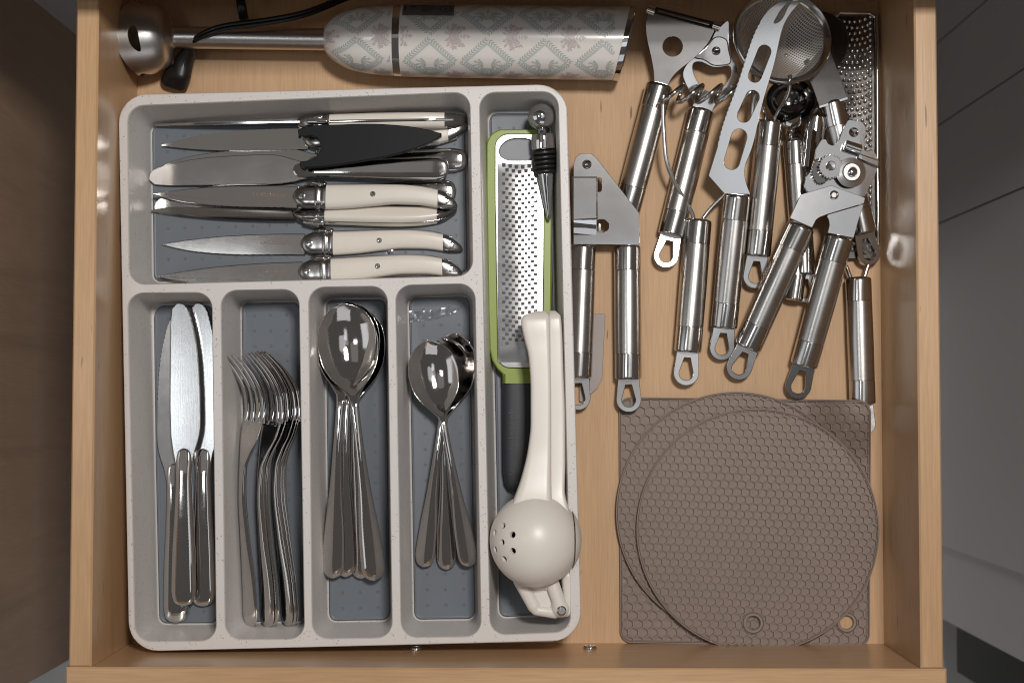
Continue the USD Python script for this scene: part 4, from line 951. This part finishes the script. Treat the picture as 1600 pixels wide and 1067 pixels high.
def lever(rows, mat_, n=40, e=.30):
    rg = []
    for u0, u1, v, z, h in rows:
        c = P((u0 + u1) / 2, v, z); hw_ = (u1 - u0) / 2 * MPP(z)
        rg.append(np.array([c + [hw_ * np.sign(math.cos(a)) * abs(math.cos(a)) ** e, 0, h * np.sign(math.sin(a)) * abs(math.sin(a)) ** e] for a in np.linspace(0, 2 * math.pi, n, endpoint=False)]))
    return rg
def smooth_rows(rows, n=46):
    r = np.array(rows, float); g = PchipInterpolator(r[:, 2], r)(np.linspace(r[0, 2], r[-1, 2], n)); return g
la_ = smooth_rows([(836, 853, 486.5, .056, .0045), (822, 858, 490, .056, .0075), (814, 859, 503, .056, .0098), (818, 859.5, 525, .056, .0102), (826, 860, 560, .0565, .0102), (829, 861, 610, .057, .0104), (829, 861, 660, .0575, .0108), (825, 861, 700, .058, .0114), (816, 861, 740, .059, .0124), (803, 862, 778, .0600, .0138), (797, 863, 792, .0600, .0142), (786, 866, 806, .0600, .0140)])
part(cs, 'handle', loft(lever(la_, 0)), 'cream_paint', 55, label='left lever with the hooked end')
lb_ = smooth_rows([(858, 868, 486, .052, .004), (857, 875, 491, .052, .0085), (856, 878, 520, .052, .0098), (856, 880, 580, .0525, .0098), (857, 882.5, 650, .053, .0100), (857, 883, 720, .054, .0108), (857, 882, 765, .055, .0118), (857, 888, 792, .057, .0125), (857, 893, 806, .058, .013)])
part(cs, 'handle', loft(lever(lb_, 0)), 'cream_paint', 55, label='right lever, straight and slimmer')
zl = .050
br = hulls({0: (P(812, 906, zl), .0050), 1: (P(834, 946, zl), .0050), 2: (P(856, 908, zl), .0070), 3: (P(838, 953, zl), .0038), 4: (P(866, 957, zl), .0042), 5: (P(850, 935, zl - .006), .0040), 6: (P(872, 950, zl), .0062)}, [(0, 1), (0, 2), (1, 3), (3, 4), (4, 6)])
fill = [P(u, v, z) for u, v in ((812, 904), (834, 948), (858, 954), (868, 940), (856, 905)) for z in (zl - .007, zl + .0012)]
br = br + man(hull(np.array(fill)))
knuckle = hulls({0: (P(862, 908, zl + .004), .0052), 1: (P(872, 936, zl + .004), .0050), 2: (P(876, 950, zl + .002), .0068)}, [(0, 1), (1, 2)])
part(cs, 'hinge_bracket', br, 'cream_paint', 40)
part(cs, 'hinge_knuckle', knuckle, 'cream_paint', 40)
arm = hulls({0: (P(887, 900, zl), .0050), 1: (P(889, 930, zl), .0046), 2: (P(884, 953, zl), .0050)}, [(0, 1), (1, 2)])
part(cs, 'hinge_arm', arm, 'cream_paint', 40)
part(cs, 'hinge_screw', lathe([(-.002, .0036), (.0004, .0036), (.0008, .003), (.0002, .0026), (.0002, 0)], P(877, 951, zl) + [0, 0, .0086], (0, 0, 1), 20), 'cap_steel', 40)

# ------------------------------------------------------------------ hand blender
hb = thing('hand_blender', 'hand blender with floral printed motor body and steel shaft along the drawer back', 'hand blender', P(590, 70))
ZH = .0285; kh = MPP(ZH); A_ = P(505, 62, ZH); E_ = P(985, 68.5, ZH); A_, t_, n_, u_, LB = frame(A_, E_)
R0 = 57.5 * kh
def hs_(px): return (px - 505) / (985 - 505) * LB
BP = PchipInterpolator([0, hs_(508), hs_(515), hs_(530), hs_(550), hs_(575), hs_(600), hs_(617), hs_(640), hs_(900), hs_(1000)], [.004, .0092, .0136, .0190, .0232, .0258, .0268, .0271, .0276, R0, R0 * 1.0])
def bodyrings(s0, s1, n, off=0.0, slant0=0.0, slant1=0.0):
    out = []
    for i in range(n):
        k = i / (n - 1); s = s0 + (s1 - s0) * k; sl = slant0 + (slant1 - slant0) * k; ring = []
        for a in np.linspace(0, 2 * math.pi, 64, endpoint=False):
            yl = math.cos(a); rr = float(BP(min(max(s, 0), LB))) + off
            ring.append(A_ + t_ * (s + sl * yl * rr) + (n_ * math.cos(a) + u_ * math.sin(a)) * rr)
        out.append(np.array(ring))
    return out
part(hb, 'front_shell', loft(bodyrings(hs_(505.2), hs_(617), 34)), 'white_shell', 60)
part(hb, 'trim_ring', loft(bodyrings(hs_(617), hs_(628), 6, .0003)), 'chrome', 30)
SL = -.21
part(hb, 'motor_body', loft(bodyrings(hs_(628), hs_(971), 30, 0, 0, SL)), 'white_shell', 60)
part(hb, 'end_ring', loft(bodyrings(hs_(971.3), hs_(979), 5, .0004, SL, SL) + [A_ + (q - A_) for q in bodyrings(hs_(981.5), hs_(981.5), 2, -.0012, SL, SL)[:1]]), 'chrome', 40)
SA, SB = P(272, 59, ZH), A_ + t_ * .004
part(hb, 'shaft', lathe([(0, 17.2 * kh), (np.linalg.norm(SB - SA), 17.2 * kh)], SA, SB - SA, 32), 'bell_steel', 60)
# bell guard with scalloped mouth and three slots
ts = (P(190, 62, ZH) - SA); LS = np.linalg.norm(ts); ts /= LS; nb = np.cross(ts, [0, 0, 1.0]); nb /= np.linalg.norm(nb); ub = np.cross(nb, ts)
Rp = PchipInterpolator([-.003, 0, .0015, .0035, .007, .012, .020, .030, .050], [.0083, .0090, .0132, .0186, .0226, .0252, .0274, .0289, .0302])
def bell(off, ext=0):
    rg = []
    for k in np.concatenate([np.linspace(0, .25, 9), np.linspace(.3, 1, 14)]):
        ring = []
        for a in np.linspace(0, 2 * math.pi, 128, endpoint=False):
            se = .0372 - .0095 * abs(math.cos(a - .10)) ** 2.6 + ext; s_ = -.002 + (se + .002) * k
            ring.append(SA + ts * s_ + (nb * math.cos(a) + ub * math.sin(a)) * (float(Rp(s_)) - off))
        rg.append(np.array(ring))
    return loft(rg)
bm = man(bell(0)) - man(bell(.0014, .002))
for a0 in (1.78, 1.78 + math.pi / 2, 1.78 - math.pi / 2):
    rad = nb * math.cos(a0) + ub * math.sin(a0); tg = np.cross(ts, rad)
    tear = spl([(-.0105, .0205), (-.0080, .0250), (-.001, .0280), (.0060, .0275), (.0092, .0245), (.0062, .0215), (.0, .0203), (-.006, .0198)], 40, True)
    v, f = plate(Polygon(tear), .03, .0001); bm = bm - man((SA + v[:, 1:2] * ts + v[:, 0:1] * tg + (v[:, 2:3] + .045) * rad, f))
part(hb, 'bell_guard', bm, 'bell_steel', 40)
# print: diamonds, laurel rows and sprigs laid on the shell
def wrap(s, v, off=.00012):
    r = float(BP(min(max(s, .0002), LB))) + off; a = v / R0
    return A_ + t_ * s + n_ * (r * math.sin(a)) + u_ * (r * math.cos(a))
class Print:
    def __init__(s): s.V, s.F = [], []
    def poly(s, pts):
        n = len(s.V); c = np.mean(pts, 0); q = [c] + list(pts)
        if not all(lo < x < hi for x, _ in q): return
        s.V += [wrap(*x) for x in q]; m = len(pts)
        s.F += [(n, n + 1 + i, n + 1 + (i + 1) % m) for i in range(m)]
    def strip(s, a, b, w, k=10):
        a, b = np.array(a), np.array(b); d = (b - a) / np.linalg.norm(b - a); p = np.array([-d[1], d[0]]) * w / 2
        for i in range(k):
            x, y = a + (b - a) * i / k, a + (b - a) * (i + 1) / k; s.poly([x + p, x - p, y - p, y + p])
    def leafy(s, c, ang, l, w):
        c = np.array(c); d = np.array([math.cos(ang), math.sin(ang)]); p = np.array([-d[1], d[0]])
        s.poly([c + d * l * (.5 - .5 * math.cos(x)) + p * w / 2 * math.sin(x) * (1 if k < 6 else 1) for k, x in enumerate(np.linspace(0, 2 * math.pi, 10, endpoint=False))])
    def sprig(s, c, ang, k):
        c = np.array(c); rr = np.random.default_rng(int(abs(c[0] * 1e5) + abs(c[1] * 7e5)))
        for da, l in ((0, 1.0), (.55, .85), (-.55, .85), (1.05, .62), (-1.05, .62)):
            d = np.array([math.cos(ang + da), math.sin(ang + da)]); e = c + d * l * k
            s.strip(c, e, .00030, 3)
            for q in np.linspace(.3, 1.0, 5):
                b = c + d * l * k * q
                for sg in (1, -1): s.leafy(b, ang + da + sg * rr.uniform(.6, 1.1), k * .17, k * .06)
            s.leafy(e, ang + da, k * .24, k * .12)
            for _ in range(3):
                o = e + rr.normal(0, k * .10, 2); s.poly([o + k * .05 * np.array([math.cos(x), math.sin(x)]) for x in np.linspace(0, 6.28, 7)[:-1]])
sage, band, rose = Print(), Print(), Print()
UW, VW = 89 * kh, .0385                               # repeat along the body and round it
for side_, lo, hi in ((0, .003, hs_(616)), (1, hs_(630), hs_(958))):
    for i in range(-1, 7):
        for j in range(-2, 4):
            c = np.array([hs_(675) + (i - 1) * UW + (0 if side_ else -.012), -.0160 + j * VW])
            if abs(c[1]) > .062: continue
            hw2, hh2 = UW / 2, VW / 2
            cor = [c + [hw2, 0], c + [0, hh2], c - [hw2, 0], c - [0, hh2]]
            for k in range(4):
                a, b = cor[k], cor[(k + 1) % 4]; ai, bi = c + (a - c) * .76, c + (b - c) * .76
                band.strip(ai, bi, .0016, 10); sage.strip(c + (a - c) * .70, c + (b - c) * .70, .00022, 10)
                a2, b2 = c + (a - c) * .93, c + (b - c) * .93; d = b2 - a2; an = math.atan2(d[1], d[0])
                for q in np.linspace(.08, .92, 11):
                    p_ = a2 + d * q
                    for sg in (1, -1): sage.leafy(p_, an + sg * .75, .0026, .0010)
                sage.strip(a2, b2, .00025, 8)
            sage.sprig(c - [0, -.006], -math.pi / 2 if j % 2 == 0 else math.pi / 2, .0085); sage.sprig(c + [.003, .002], .2, .007); sage.sprig(c - [.003, -.002], math.pi - .2, .007)
            o = c + [hw2, hh2]
            rose.sprig(o + [-.007, 0], .0, .013); rose.sprig(o + [-.004, 0], math.pi / 2, .0085); rose.sprig(o + [-.004, 0], -math.pi / 2, .0085)
def pr(name, q, m): part(hb, name, (np.array(q.V), np.array(q.F)), m, False, kind='stuff')
pr('sage_print', sage, 'print_sage'); pr('band_print', band, 'print_band'); pr('rose_print', rose, 'print_rose')
lab = Print(); lo, hi = 0, LB
V0 = -.0300
for i in range(12):
    for j in range(6):
        x0, x1 = hs_(632 + i * 6.6), hs_(632 + (i + 1) * 6.6); y0_, y1_ = V0 + j * .0027, V0 + (j + 1) * .0027; lab.poly([(x0, y0_), (x1, y0_), (x1, y1_), (x0, y1_)])
lb = part(hb, 'rating_label', (np.array([A_ + (v - A_) + (u_ * .00006) for v in lab.V]), np.array(lab.F)), 'label_grey', False)
ink = Print()
for (u0, ln_) in ((636, 8), (646, 5), (650, 5), (662, 9), (665, 9), (668, 8), (671, 9), (675, 8), (679, 6)):
    ink.strip((hs_(u0), V0 + .0010), (hs_(u0), V0 + .0010 + ln_ * .0013), .0005 if u0 > 650 else .0009, 6)
for k in range(20):
    a, b = k / 20 * 2 * math.pi, (k + 1) / 20 * 2 * math.pi; c = np.array([hs_(698), V0 + .0080]); ink.strip(c + .0042 * np.array([math.cos(a), math.sin(a)]), c + .0042 * np.array([math.cos(b), math.sin(b)]), .0006, 1)
ink.strip((hs_(696), V0 + .0080), (hs_(700), V0 + .0080), .0020, 2)
part(lb, 'label_print', (np.array(ink.V) + u_ * .00016, np.array(ink.F)), 'label_ink', False)
# plug and lead
pg_ = hulls({0: (P(264, 126, .008), .0062), 1: (P(282, 132, .008), .0060), 2: (P(272, 116, .011), .0075), 3: (P(283, 118, .0125), .0078), 4: (P(287, 98, .013), .0075), 5: (P(295, 82, .019), .0058), 6: (P(298, 72, .024), .0040)}, [(0, 1), (0, 2), (1, 3), (2, 3), (3, 4), (4, 5), (5, 6)])
part(hb, 'plug', pg_, 'black_rubber', 50)
for dy in (0, 5.5):
    part(hb, 'lead', tube(spl([P(297, 74 + dy * .3, .022), P(303, 62 + dy * .6, .034), P(318, 52 + dy, .041), P(340, 43 + dy, .0425), P(380, 36 + dy, .041), P(430, 29 + dy, .038), P(480, 18 + dy, .033), P(530, -2 + dy, .022), P(600, -20 + dy, .012)], 60), .0017, 10), 'black_cable', 60)
part(hb, 'cable_tie', tube(spl([P(373, -40, .016), P(374, -10, .020), P(377, 8, .021), P(380, 24, .018), P(384, 38, .010)], 24), [.0036] * 24, 10, .4), 'black_cable', 60)
